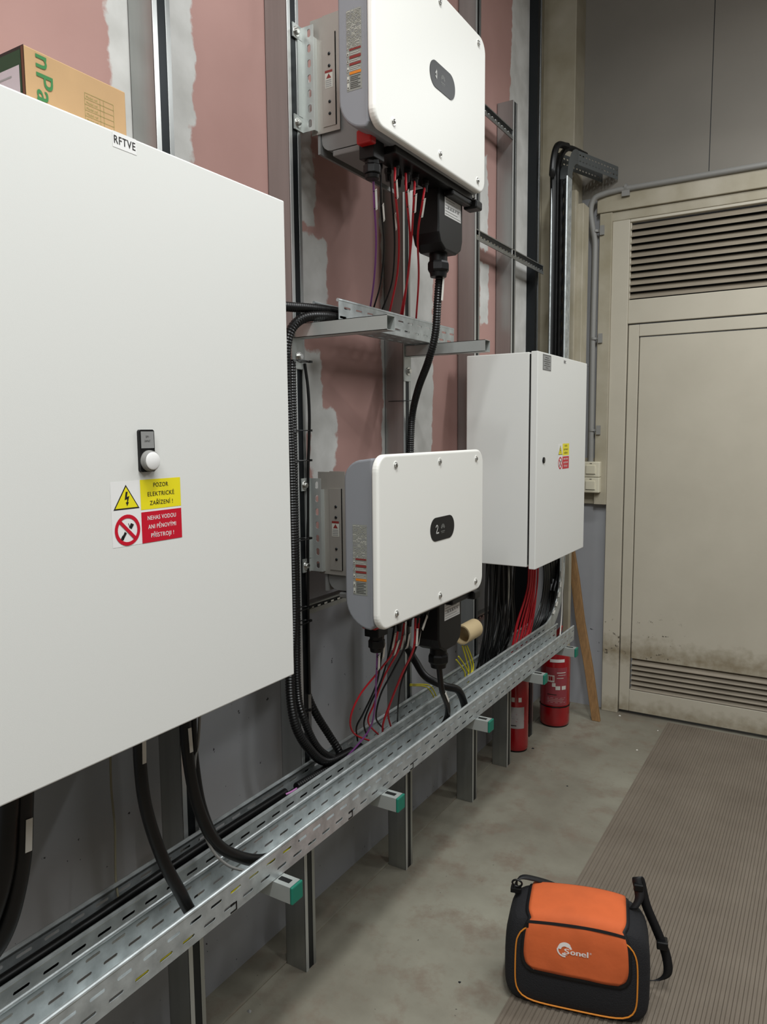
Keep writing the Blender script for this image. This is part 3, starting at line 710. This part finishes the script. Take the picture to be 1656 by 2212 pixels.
lowc([(897, 1335, -1.0), (893, 1400, -1.0), (868, 1455, -1.08), (846, 1510, -1.14), (828, 1560, -1.18), (826, 1590, -1.21)], RED, 'bright red cable running straight down right of the bundle', .0033, (.13,))
lowc([(905, 1335, -1.02), (898, 1390, -1.03), (872, 1450, -1.09), (850, 1500, -1.14), (838, 1540, -1.18), (846, 1578, -1.21)], RED, 'red cable beside the bright one, nearest the lower terminal box', .003)
lowc([(918, 1330, -1.0), (908, 1360, -1.0), (898, 1400, -1.03), (868, 1470, -1.1), (860, 1520, -1.15), (858, 1560, -1.2)], BLACK, 'black cable with marker right against the lower terminal box', .0027, (.1,))

# AC cables
Q = [(950, 583, -1.04), (945, 650, -1.045), (940, 720, -1.06), (925, 780, -1.10), (903, 840, -1.19), (890, 900, -1.25), (886, 985, -1.262), (886, 1060, -1.262)]
q = MB(); P = cable_pts(Q); corrug(q, P, .0125, BLACKR, .0075)
o = one('corrugated_conduit', q, 'black corrugated conduit hanging from the upper inverter and bending back to the stud', 'conduit')
marker(o, spline(P), 5, .014, .005, .07)
ties(o, [(-1.30, 2.26, 1.71)], .045)
cable('power_cable', [(948, 1440, -1.04), (954, 1490, -1.045), (966, 1525, -1.06), (964, 1552, -1.075), (948, 1576, -1.085), (915, 1600, -1.09)], .0095, BLACKR, 'black power cable dropping from the lower terminal box into the front tray', None, (.28,), dict(side=.011, w=.004, L=.06), 12)
cable('power_cable', [(880, 1400, -1.25), (898, 1430, -1.22), (920, 1462, -1.18), (960, 1482, -1.12), (990, 1492, -1.095), (1004, 1530, -1.095), (996, 1560, -1.095)], .0135, BLACKR, 'thick black cable arching over the rear tray behind the lower terminal box', None, (), {}, 12)
# conduits by the large cabinet
gc = 'black corrugated conduits along the stud beside the large cabinet'
def cond(P, r, label, group=gc, pitch=.0075):
    q = MB(); corrug(q, cable_pts(P), r, BLACKR, pitch); return one('corrugated_conduit', q, label, 'conduit', group)
cond([(745, 676, -1.22), (690, 668, -1.22), (640, 664, -1.23), (590, 664, -1.24), (560, 690, -1.25)], .013, 'upper of the corrugated conduits leaving the left end of the upper tray')
cond([(745, 690, -1.20), (700, 683, -1.20), (650, 690, -1.22), (622, 730, -1.235), (618, 820, -1.245), (628, 1000, -1.245), (632, 1200, -1.245), (634, 1350, -1.245), (626, 1470, -1.24), (636, 1560, -1.225), (665, 1615, -1.215), (705, 1645, -1.215), (760, 1622, -1.215)], .0135,
     'corrugated conduit bending from the upper tray down the right edge of the large cabinet')
cond([(630, 780, -1.262), (634, 1000, -1.262), (640, 1300, -1.262), (642, 1480, -1.258), (655, 1550, -1.235), (690, 1620, -1.22), (740, 1640, -1.22), (780, 1612, -1.22)], .0115,
     'corrugated conduit in front of the stud, middle one where they curve into the tray')
cond([(652, 1440, -1.30), (664, 1500, -1.295), (684, 1545, -1.28), (712, 1590, -1.262), (733, 1625, -1.24), (735, 1655, -1.225)], .0125, 'rightmost conduit curving into the rear tray, coarse rings at its end', gc, .009)
o = cond([(658, 785, -1.268), (665, 840, -1.262), (668, 900, -1.262), (667, 960, -1.265), (665, 1040, -1.268), (665, 1300, -1.27), (668, 1500, -1.27)], .0046, 'thin corrugated conduit along the right side of the stud', gc, .004)
for y_ in (780, 930, 995, 1165, 1315, 1345, 1540):
    c = at(650, y_, 0, -1.255); q = MB()
    q.tube([c+Vector((.016*math.cos(a), .036*math.sin(a)-.004, 0)) for a in [2*PI*i/20 for i in range(20)]], .0016, BLACK, 6, closed=True)
    q.box(c+Vector((.004, .026, -.003)), c+Vector((.012, .036, .003)), BLACK); q.build('cable_tie', o)
# conduit lying in the rear tray
q = MB(); corrug(q, [(-1.222, .3, .607), (-1.222, .8, .607), (-1.224, 1.2, .607), (-1.222, 1.53, .608)], .018, BLACKR, .007)
one('corrugated_conduit', q, 'black corrugated conduit lying in the rear tray below the large cabinet', 'conduit')
for x, z, r, yy, lab in ((-1.199, .602, .012, 1.75, 'smooth black cable lying along the front side of the rear tray'), (-1.246, .603, .0105, 1.68, 'smooth black cable lying along the back side of the rear tray'), (-1.232, .632, .010, 1.50, 'black cable lying on top of the conduit in the rear tray')):
    q = MB(); q.tube(spline([(x, .28, z), (x+.004, .8, z), (x-.003, 1.2, z), (x, yy, z)], 6), r, BLACKR, 12); one('tray_cable', q, lab, 'cable')
q = MB(); corrug(q, [at(640, 1700, 0, -1.215), at(690, 1670, 0, -1.218), at(735, 1640, 0, -1.22)], .0125, BLACKR, .009)
o = one('corrugated_conduit', q, 'short open conduit end in the rear tray with a purple wire coming out', 'conduit')
q = MB(); q.tube(spline([at(617, 1716, 0, -1.222), at(630, 1710, 0, -1.215), at(648, 1698, 0, -1.215)]), .0028, PINKM); q.build('wire_end', o)
# cables below the large cabinet
ms = dict(side=.017, w=.006, L=.055)
cable('power_cable', [(52, 1650, -1.13), (50, 1740, -1.13), (45, 1860, -1.13), (20, 1980, -1.14), (-20, 2060, -1.16), (-90, 2130, -1.2)], .0165, BLACKR, 'thick black cable under the left of the large cabinet, right one of the nearest pair', None, (.30,), ms, 14)
cable('power_cable', [(22, 1680, -1.13), (18, 1760, -1.13), (8, 1880, -1.13), (-20, 1980, -1.14), (-60, 2060, -1.16)], .0165, BLACKR, 'thick black cable at the left picture edge under the large cabinet', None, (), {}, 14)
cable('power_cable', [(302, 1560, -1.12), (302, 1640, -1.12), (314, 1740, -1.11), (345, 1840, -1.10), (385, 1920, -1.09), (430, 1985, -1.085), (500, 1990, -1.08)], .0125, BLACKR, 'black cable with marker dropping from the middle of the large cabinet into the front tray', None, (.13,), dict(side=.013, w=.0045, L=.05), 14)
cable('power_cable', [(398, 1530, -1.13), (404, 1620, -1.12), (424, 1730, -1.11), (462, 1815, -1.10), (515, 1850, -1.09), (575, 1855, -1.08), (640, 1820, -1.075)], .0125, BLACKR, "black cable with marker curving from the large cabinet's right part into the tray", None, (.14,), dict(side=.013, w=.0045, L=.05), 14)
cable('power_cable', [(415, 1530, -1.15), (421, 1640, -1.14), (440, 1750, -1.12), (480, 1830, -1.10), (540, 1862, -1.09), (600, 1850, -1.08)], .0085, BLACKR, "thinner black cable against the marked cable under the cabinet's right part", None, (), {}, 12)
cable('thin_wire', [(432, 1530, -1.14), (428, 1600, -1.14), (420, 1660, -1.13), (430, 1760, -1.12), (455, 1830, -1.10), (490, 1868, -1.09), (530, 1882, -1.085)], .0032, GREY, 'thin grey wire curving beside the black cables into the front tray')
cable('thin_wire', [(238, 1600, -1.30), (240, 1700, -1.30), (248, 1790, -1.29), (250, 1900, -1.27), (262, 1975, -1.22)], .0024, mat('beige_cable', '7d775f', .5), 'thin beige wire hanging in front of the grey wall under the large cabinet')

# cables below the distribution box
g3 = 'black cables falling from the distribution box into the rear tray'
random.seed(11)
for i in range(30):
    u = i/29; x0 = 1052+58*u+random.uniform(-2, 2); X = -1.24+random.uniform(0, .07)
    e = 1030+62*u+random.uniform(-8, 8)
    P = [at(x0, 1200, 0, X), at(x0-2+random.uniform(-4, 4), 1280, 0, X), at(x0-4+random.uniform(-6, 6), 1350, 0, X), at(e, 1425-.45*(e-1040)+random.uniform(-6, 6), 0, -1.23)]
    P[-1].z = .60+random.uniform(0, .02)
    q = MB(); q.tube(spline(P, 6), .0045, BLACKR, 7)
    one('black_cable', q, ('leftmost' if i == 0 else 'rightmost' if i == 29 else 'inner')+' black cable of the dense bunch under the left half of the distribution box', 'cable', g3)
g4 = 'red cables falling from the distribution box'
for i in range(11):
    u = i/10; x0 = 1140+24*u+random.uniform(-2, 2); X = -1.17+random.uniform(-.02, .02)
    P = [at(x0, 1195, 0, X), at(x0-3, 1270, 0, X), at(1115+34*u+random.uniform(-2, 2), 1350, 0, -1.2), at(1102+36*u+random.uniform(-2, 2), 1412-20*u, 0, -1.215)]
    q = MB(); q.tube(spline(P, 6), .0036, RED, 7)
    one('red_cable', q, ('leftmost' if i == 0 else 'rightmost' if i == 10 else 'inner')+' red cable of the red bunch under the distribution box', 'cable', g4)
g5 = 'black cables between the reds and the riser tray'
for i in range(14):
    u = i/13; x0 = 1172+26*u+random.uniform(-2, 2)
    P = [at(x0, 1195, 0, -1.2), at(x0+2, 1260, 0, -1.22), at(x0-10+4*u, 1330, 0, -1.225), at(1140+30*u+random.uniform(-3, 3), 1400-18*u, 0, -1.225)]
    P[-1].z = max(.60, P[-1].z-.02)
    q = MB(); q.tube(spline(P, 6), .0045, BLACKR, 7)
    one('black_cable', q, ('leftmost' if i == 0 else 'rightmost' if i == 13 else 'inner')+' black cable curving down between the red bunch and the vertical tray', 'cable', g5)
# conductor strips clipped on the riser elbow
q = MB()
for i in range(5):
    a = PI/2*(.98-.15*i); c0 = Vector((X1+.006, cyy+(R-H-.008)*math.sin(a), czz-(R-H-.008)*math.cos(a))); a2_ = a-.14
    c1_ = Vector((X1+.006, cyy+(R-H-.008)*math.sin(a2_), czz-(R-H-.008)*math.cos(a2_))); q.tube([c0, c0.lerp(c1_, .85)], .006, TAGW, 8)
one('marker_strip', q, 'white marker strips on the cable at the inner edge of the tray elbow', 'marker')
# cables inside the vertical tray
gr = 'black cables inside the vertical tray'
for k, (x, r) in enumerate(((-1.245, .014), (-1.222, .010), (-1.203, .007))):
    ytop = YR-.03
    P = [Vector((x, y1+.20, ZB+.20)), Vector((x, YR-.035, czz+.05)), Vector((x, YR-.03, 1.6)), Vector((x, YR-.028, 2.2)), Vector((x, YR-.03, 2.80-.1*k)), Vector((x, YR-.01, 2.93-.07*k)), Vector((x+.01, YR+.1, 3.03-.06*k)), Vector((x+.06, 4.0, 3.03-.06*k))]
    if k: P = P[:5]+[Vector((x, YR-.03, 2.84))]
    q = MB(); q.tube(spline(P, 8), r, BLACKR, 10)
    one('riser_cable', q, ['thick black cable in the vertical tray arching over its top', 'middle black cable inside the vertical tray', 'thin black cable at the right inside the vertical tray'][k], 'cable', gr)
q = MB(); q.tube(spline([Vector((-1.255, YR-.05, czz+.1)), Vector((-1.255, YR-.055, 2.7)), Vector((-1.25, YR-.09, 2.86)), Vector((-1.24, YR-.06, 2.99)), Vector((-1.22, YR+.04, 3.02))], 8), .016, BLACKR, 10)
one('riser_cable', q, 'black sleeve with a cut top at the left of the vertical tray', 'cable', gr)
# beige wire near the extinguisher
cable('thin_wire', [(1215, 1150, -1.14), (1214, 1250, -1.14), (1213, 1320, -1.13), (1209, 1375, -1.10)], .003, TAGW, 'thin white wire running down beside the tray elbow')

# yellow wires and the cardboard tube
gy = 'yellow-green wires hanging below the cardboard tube'
for i, P in enumerate((((998, 1395), (1008, 1430), (1012, 1450), (1006, 1475)), ((1003, 1395), (1014, 1425), (1018, 1448), (1010, 1478)), ((1008, 1395), (1018, 1420), (1022, 1442), (1014, 1470)), ((985, 1425), (996, 1440), (1004, 1455), (1003, 1480)), ((990, 1418), (1000, 1432), (1008, 1446), (1018, 1468)))):
    pts = [at(x, y, 0, -1.2) for x, y in P]; q = MB(); q.tube(spline(pts, 6), .0028, YG, 8)
    one('yellow_wire', q, ['third yellow wire from the left below the cardboard tube', 'second yellow wire from the right below the cardboard tube', 'rightmost yellow wire below the cardboard tube', 'leftmost yellow wire below the cardboard tube, set apart', 'second yellow wire from the left below the cardboard tube'][i], 'wire', gy)
for i, P in enumerate((((885, 1478), (925, 1480), (938, 1495), (944, 1512)), ((885, 1481), (918, 1483), (932, 1497), (940, 1515)))):
    pts = [at(x, y, 0, -1.22) for x, y in P]; q = MB(); q.tube(spline(pts, 6), .0022, YG, 8)
    one('yellow_wire', q, ['upper', 'lower'][i]+' of two yellow wires reaching into the rear tray behind the power cables', 'wire', 'pair of loose yellow-green wires')
q = MB(); ca = Vector((-1.2, 2.545, .820)); cb = Vector((-1.2, 2.665, .820)); n = 28
ring = []
for (c_, r_) in ((ca, .031), (ca, .036), (cb, .036), (cb+EY*.004, .031), (cb-EY*.002, .029), (ca, .031)):
    ring += [c_+Vector((r_*math.cos(2*PI*i/n), 0, r_*math.sin(2*PI*i/n)*1.05)) for i in range(n)]
q.add(ring, [(k*n+i, k*n+(i+1) % n, (k+1)*n+(i+1) % n, (k+1)*n+i) for k in range(5) for i in range(n)], CREAM, True)
one('cardboard_tube', q, 'cream cardboard tube with yellow wires, right of the lower terminal box', 'cardboard tube')

# ================================================================ CORNER: conduit, switches
t = thing('wall_conduit', (-1.16, 4.165, 1.43), 'grey pipe conduit rising from the switches and running along the top of the door', 'conduit')
q = MB(); P = [at(1275, 1000, 1, 4.165), at(1277, 900, 1, 4.165), at(1280, 720, 1, 4.165), at(1284, 560, 1, 4.165), at(1284, 520, 1, 4.165), at(1279, 490, 1, 4.155), at(1275, 455, 1, 4.145), at(1283, 430, 1, 4.145), at(1305, 419, 1, 4.15), at(1335, 411, 1, 4.155)]
Q = spline(P, 8); e = at(1335, 411, 1, 4.155); Q += [Vector((x, 4.155, e.z)) for x in (-.8, -.4, 0, .5, 1.0)]
q.tube(Q, .0155, GREY, 14); q.build('pipe', t)
for x, z in ((1286, 500), (1282, 732), (1278, 929)):
    c = at(x, z, 1, 4.165); q = MB(); q.tube([c-EZ*.006, c+EZ*.006], .019, GREY, 14); q.box(c+Vector((.015, -.004, -.006)), c+Vector((.03, .004, .006)), GREY); q.box(c+Vector((.026, -.012, -.025)), c+Vector((.048, .0, .025)), GREY); q.build('pipe_clamp', t)
c = at(1352, 405, 1, 4.155); q = MB(); q.tube([c-EX*.006, c+EX*.006], .019, GREY, 14); q.box(c+Vector((-.02, -.012, -.045)), c+Vector((.02, .004, -.015)), GREY); q.build('pipe_clamp', t)
for z0, lab in ((1.345, 'upper of the two cream light switches mounted beside the door'), (1.258, 'lower of the two cream light switches mounted beside the door')):
    t = thing('light_switch', (-1.15, 4.18, z0), lab, 'light switch', 'cream light switches by the door')
    MB().box((-1.201, 4.13, z0), (-1.112, 4.19, z0+.085), SWITCH).build('housing', t, bevel=.004)
    q = MB(); q.box((-1.186, 4.124, z0+.018), (-1.134, 4.132, z0+.066), SWITCH); q.build('rocker', t, bevel=.002)
    q = MB(); q.box((-1.166, 4.129, z0+.074), (-1.154, 4.131, z0+.077), INK); q.box((-1.188, 4.129, z0+.015), (-1.134, 4.1305, z0+.0175), INKG); q.build('label_slot', t)

# ================================================================ EXTINGUISHERS, PLANK
def extinguisher(x, y, r, h, label, kind):
    t = thing('fire_extinguisher', (x, y, 0), label, 'fire extinguisher', 'fire extinguishers standing in the corner')
    prof = [(.0, r*.9), (.012, r*.98), (.03, r), (h-.07, r), (h-.03, r*.86), (h-.008, r*.5), (h, r*.28), (h+.02, r*.25)]
    q = MB(); q.tube([(x, y, a) for a, _ in prof], [b_ for _, b_ in prof], EXT, 40); q.build('cylinder', t)
    q = MB(); q.tube([(x, y, 0), (x, y, .01)], [r*.93, r*.96], BLACK, 40); q.build('base_ring', t)
    q = MB(); q.tube([(x, y, h+.01), (x, y, h+.045)], .02, BLACK, 16); q.box((x-.015, y-.03, h+.04), (x+.015, y+.05, h+.055), BLACK); q.build('valve', t)
    q = MB()
    q.prism([(0, 0), (.02, -.01), (.10, .045), (.115, .075), (.10, .078), (.03, .03)], (x-.012, y-.02, h+.05), EX*.6+EY*-.5, EZ, (.0, .02, 0), DRED); q.build('handle', t, bevel=.002)
    def wrap(name, a0, a1, z0, z1, m, off=.0008, extra=None):
        q = MB(); n = 14; vs = []
        for i in range(n+1):
            a = a0+(a1-a0)*i/n
            vs += [(x+(r+off)*math.cos(a), y+(r+off)*math.sin(a), z0), (x+(r+off)*math.cos(a), y+(r+off)*math.sin(a), z1)]
        q.add(vs, [(2*i, 2*i+2, 2*i+3, 2*i+1) for i in range(n)], m, True)
        if extra:
            for (b0, b1, c0, c1, mm_) in extra:
                vs = []
                for i in range(5):
                    a = a0+(a1-a0)*(b0+(b1-b0)*i/4); rr = r+off*2
                    vs += [(x+rr*math.cos(a), y+rr*math.sin(a), z0+(z1-z0)*c0), (x+rr*math.cos(a), y+rr*math.sin(a), z0+(z1-z0)*c1)]
                q.add(vs, [(2*i, 2*i+2, 2*i+3, 2*i+1) for i in range(4)], mm_, True)
        return q.build(name, t)
    LP = mat('label_pinkish', '9a4048', .5); F0 = -PI/2-.25
    if kind == 'right':
        ex = [(.08, .40, .62, .80, TAGW), (.14, .36, .66, .77, EXT), (.3, .45, .5, .6, TAGW), (.5, .9, .86, .88, TAGW), (.5, .8, .72, .735, TAGW), (.45, .65, .42, .52, TAGW), (.72, .92, .42, .52, TAGW), (.1, .5, .28, .30, INK), (.1, .9, .2, .205, TAGW), (.1, .85, .16, .165, TAGW), (.1, .9, .08, .085, TAGW), (.1, .8, .12, .125, TAGW), (.55, .9, .8, .81, TAGW)]
        wrap('label', F0-.1, F0+1.45, .125, .335, LP, extra=ex)
        wrap('date_sticker', F0+.2, F0+1.2, .365, .382, STK)
        wrap('clamp_band', 0, 2*PI, .112, .119, BLACK, .0025)
    else:
        ex = [(0, 1, .66, .675, LP), (0, 1, .33, .35, LP), (.25, .75, .12, .16, INK), (.2, .8, .45, .47, INKG), (.2, .7, .55, .56, INKG)]
        wrap('label', F0-1.3, F0+1.3, .125, .235, mat('label_white_dull', 'a9a2a0', .5), extra=ex)
        for a in (-.35, .25, .8): wrap('pictogram', F0+a, F0+a+.25, .262, .285, TAGW)
extinguisher(-1.255, 3.86, .080, .44, 'red fire extinguisher with a black band, right one beside the leaning wooden plank', 'right')
extinguisher(-1.318, 3.44, .062, .45, 'slimmer red fire extinguisher with a whitish label, left one next to the stud', 'left')
q = MB(); pb = at(1286, 1556, 2, 0); pb = Vector((-1.063, 4.0, .0)); pt_ = at(1231, 1185, 1, 4.16); dirv = (pt_-pb).normalized(); top = pb+dirv*1.06
sd = EX*.025; th = EY*.012
pts = []
for (c_, wv, jit) in ((pb, .9, 0), (pb+dirv*.3, .95, .004), (pb+dirv*.55, 1.0, -.004), (pb+dirv*.8, 1.0, .003), (top, .9, 0)):
    for sx_, sy_2 in ((-1, -1), (1, -1), (1, 1), (-1, 1)): pts.append(c_+sd*sx_*wv+th*sy_2+EX*jit)
fs = [(3, 2, 1, 0), (16, 17, 18, 19)]+[(k*4+i, k*4+(i+1) % 4, (k+1)*4+(i+1) % 4, (k+1)*4+i) for k in range(4) for i in range(4)]
zmin = min(p_.z for p_ in pts)
q.add([p_-EZ*min(0, zmin) for p_ in pts], fs, WOOD); one('wooden_plank', q, 'narrow wooden plank leaning into the corner beside the red extinguisher', 'plank', bevel=.003)

# ================================================================ BAG
th_ = math.atan2(.089, .351); BO = Vector((-.562, 1.962, 0))
bag = thing('shoulder_bag', BO, 'orange and black shoulder bag with a Sonel logo standing on the floor', 'bag')
BX = Matrix.Translation(BO) @ Matrix.Rotation(th_, 4, 'Z')
HX, HY, HZ = .196, .101, .138; PW = 6.5
def bs(a, b_, c_, k=1.0, p=PW):
    """point on the bag: a across, b front(-1)..back(1), c bottom(-1)..top(1)"""
    n_ = (abs(a)**p+abs(b_)**p+abs(c_)**p)**(1/p); x, y, z = a/n_, b_/n_, c_/n_
    w = 1-.06*max(0, z)**2-.0*(1-z)
    d = 1-.14*(z+1)/2
    yy = y*d*HY*k*(1+.10*(1-x*x)*(1-z*z))
    zz = z*HZ*k+HZ-.012*(abs(x)**3)*(1 if z > 0 else 0)+.004*math.sin(3*x+1)*(1 if z > .5 else 0)
    return Vector((x*w*HX*k, yy, max(.0, zz)))
def sgn(t): return max(-1, min(1, t))
q = MB(); q.X = BX; n = 20
for ax in range(3):
    for sg in (-1, 1):
        vs = []
        for i in range(n+1):
            for j in range(n+1):
                u, v = -1+2*i/n, -1+2*j/n
                c_ = [0, 0, 0]; c_[ax] = sg; c_[(ax+1) % 3] = u; c_[(ax+2) % 3] = v; vs.append(bs(*c_))
        fs = [((i*(n+1)+j), ((i+1)*(n+1)+j), ((i+1)*(n+1)+j+1), (i*(n+1)+j+1)) for i in range(n) for j in range(n)]
        if sg < 0: fs = [f[::-1] for f in fs]
        q.add(vs, fs, FABK, True)
q.build('bag_body', bag)
LT = 1.75
def flap(u, t, k):
    """t: 0 back top edge .. 1 front top edge .. 2.2 down the front"""
    if t <= 1: return bs(u, .78-1.78*t, 1, k)
    return bs(u, -1, 1-(t-1)*2*.86/1.0, k)
def wrin(u, t): return .0010+.0016*math.sin(3.1*u+5*t)*math.sin(2.5*t+1.3*u)+.0006*math.sin(7*u-6*t)
def flapmesh(hw, tend, rr, k, m, t0=0.0, wr=True):
    q = MB(); q.X = BX; nu, nt_ = 28, 44; vs = []
    for j in range(nt_+1):
        t = t0+(tend-t0)*j/nt_; d = tend-t; w = hw
        if d < rr: w = hw-(rr*.9)*hw*(1-math.sqrt(max(0, 1-((rr-d)/rr)**2)))
        for i in range(nu+1):
            u = -w+2*w*i/nu; P_ = flap(u, t, k)
            if wr and t > .9: P_ = P_+Vector((0, -1, 0))*wrin(u*2, t)*(1 if t > 1.05 else .3)
            vs.append(P_)
    q.add(vs, [(j*(nu+1)+i, (j+1)*(nu+1)+i, (j+1)*(nu+1)+i+1, j*(nu+1)+i+1) for j in range(nt_) for i in range(nu)], m, True); return q
flapmesh(.765, 1.69, .24, 1.012, WEB, -.02, False).build('flap_trim', bag, solid=.003)
fl = flapmesh(.69, 1.635, .22, 1.04, ORANGE); flo = fl.build('flap', bag, solid=.002); flo['label'] = 'orange flap'
# zipper
q = MB(); q.X = BX
pts = [flap(-.69+1.38*i/24, 1.07, 1.05)+Vector((0, -.001, 0)) for i in range(25)]
vs = []
for p_ in pts: vs += [p_+Vector((0, 0, .0035)), p_+Vector((0, -.002, -.0035))]
q.add(vs, [(2*i, 2*i+1, 2*i+3, 2*i+2) for i in range(24)], WEB)
zp = q.build('zipper', bag, solid=.002)
q = MB(); q.X = BX; c_ = flap(-.675, 1.10, 1.065); q.box(c_+Vector((-.003, -.004, -.025)), c_+Vector((.003, 0, .003)), BLACK); q.build('zip_pull', zp)
# logo
q = MB(); q.X = BX; LW = mat('logo_white', 'e3ddd8', .7)
Rm = Plane(q, Vector((-.0, -.0, 0)), EX, EZ)
class Surf(Plane):
    def P(s, u, v, k=1):
        t = 1.345-v/(2*.86*HZ)*1.0; P_ = flap(u/HX, t, 1.04); return P_+Vector((0, -1, 0))*(wrin(u/HX*2, t)+.0022+.0003*k)
sf = Surf(q, (0, 0, 0), EX, EZ)
sf.ring(-.027, .002, .0095, .0190, LW, 1, 36, -.25, 3.1, .92); sf.ring(-.027, .002, .0095, .0150, LW, 1, 22, 4.2, 6.05, .92)
sf.ring(-.027, .002, .0165, .0205, LW, 1, 20, 3.05, 4.85, .92); sf.disc(-.0205, 0, .0085, ORANGE, 1.6, 24, .0095); sf.rect(-.0125, -.0075, -.0005, .0055, ORANGE, 1.6)
sf.text('S', -.0215, .0, .0135, LW, 2, w=.0125, bold=.0006)
for ch, u_, w_ in (('o', -.006, .0115), ('n', .008, .0105), ('e', .0215, .0115), ('l', .0315, .0022)): sf.text(ch, u_, .0, .0155, LW, 2, w=w_, bold=.0008)
sf.text('®', .039, .004, .005, LW, 2)
q.build('logo', bag)
# piping loop on the front
q = MB(); q.X = BX; pts = []
for i in range(72):
    a = 2*PI*i/72+PI/2; ca_, sa_ = math.cos(a), math.sin(a); m_ = (abs(ca_)**5+abs(sa_)**5)**(-1/5)
    pts.append(bs(ca_*m_*.86, -1, sa_*m_*.86-.02, 1.008)+Vector((0, -.0015, 0)))
q.tube(pts, .0022, PIPEO, 8, closed=True); pp = q.build('piping', bag); pp['label'] = 'orange piping'
# strap: rises from the right top corner, folds back down
def ribbon(P, w, m, side=EY):
    q = MB(); q.X = BX; Q = spline(P, 8); vs = []
    for i, p_ in enumerate(Q): vs += [p_-side*w/2, p_+side*w/2]
    q.add(vs, [(2*i, 2*i+1, 2*i+3, 2*i+2) for i in range(len(Q)-1)], m, True); return q
sdv = Vector((.75, .5, 0))
ribbon([(.150, .02, .268), (.166, .03, .300), (.158, .045, .345), (.168, .05, .338), (.185, .05, .27), (.215, .05, .20), (.242, .05, .13), (.248, .05, .075), (.225, .055, .045), (.188, .055, .035)], .026, WEB, Vector((.9, -.2, .35)).normalized()).build('shoulder_strap', bag, solid=.0025)
q = MB(); q.X = BX; q.box((.150, .03, .315), (.176, .058, .335), BLACK); q.build('strap_hook', bag, bevel=.003)
q = MB(); q.X = BX; q.box((.216, .035, .150), (.246, .068, .172), BLACK); q.build('strap_buckle', bag, bevel=.003)
ribbon([(-.172, .02, .255), (-.176, .03, .285), (-.160, .04, .297), (-.125, .06, .285), (-.08, .085, .262), (-.03, .10, .235)], .024, WEB, Vector((.2, .9, .0)).normalized()).build('shoulder_strap', bag, solid=.0025)
q = MB(); q.X = BX; c_ = Vector((-.172, .02, .288)); q.tube([c_+Vector((.014*math.cos(a), 0, .010*math.sin(a))) for a in [2*PI*i/16 for i in range(16)]], .003, BLACK, 8, closed=True); q.box((-.19, .01, .262), (-.16, .03, .276), BLACK); q.build('strap_ring', bag, bevel=.002)

# ================================================================ SMALL DEBRIS
random.seed(5)
for (px, py, s_, m_, lab) in ((1150, 1617, .011, FABK, 'black scrap on the floor in front of the left extinguisher'), (1338, 1546, .010, TAGW, 'white chip on the floor at the foot of the door post'), (1225, 1698, .006, FABK, 'small black speck on the concrete right of the left extinguisher'), (992, 2122, .007, FABK, 'small black pebble on the concrete left of the bag'), (538, 2185, .012, GREY, 'grey stone on the floor between the nearest studs'), (1420, 1578, .006, TAGW, 'pale chip on the floor below the door, close to the mat corner'), (1375, 1620, .007, TAGW, 'pale chip on the concrete in front of the door')):
    c_ = at(px, py, 2, 0); q = MB(); n = 6
    v = [c_+Vector((s_*math.cos(2*PI*i/n)*random.uniform(.5, 1), s_*math.sin(2*PI*i/n)*random.uniform(.4, .9), 0)) for i in range(n)]
    q.add(v+[c_+EZ*s_*.5], [(i, (i+1) % n, n) for i in range(n)]+[tuple(range(n-1, -1, -1))], m_)
    one('debris_chip', q, lab, 'debris', 'chips of debris scattered on the floor')
for o in list(bpy.data.objects):
    if '_o' in o: del o['_o']
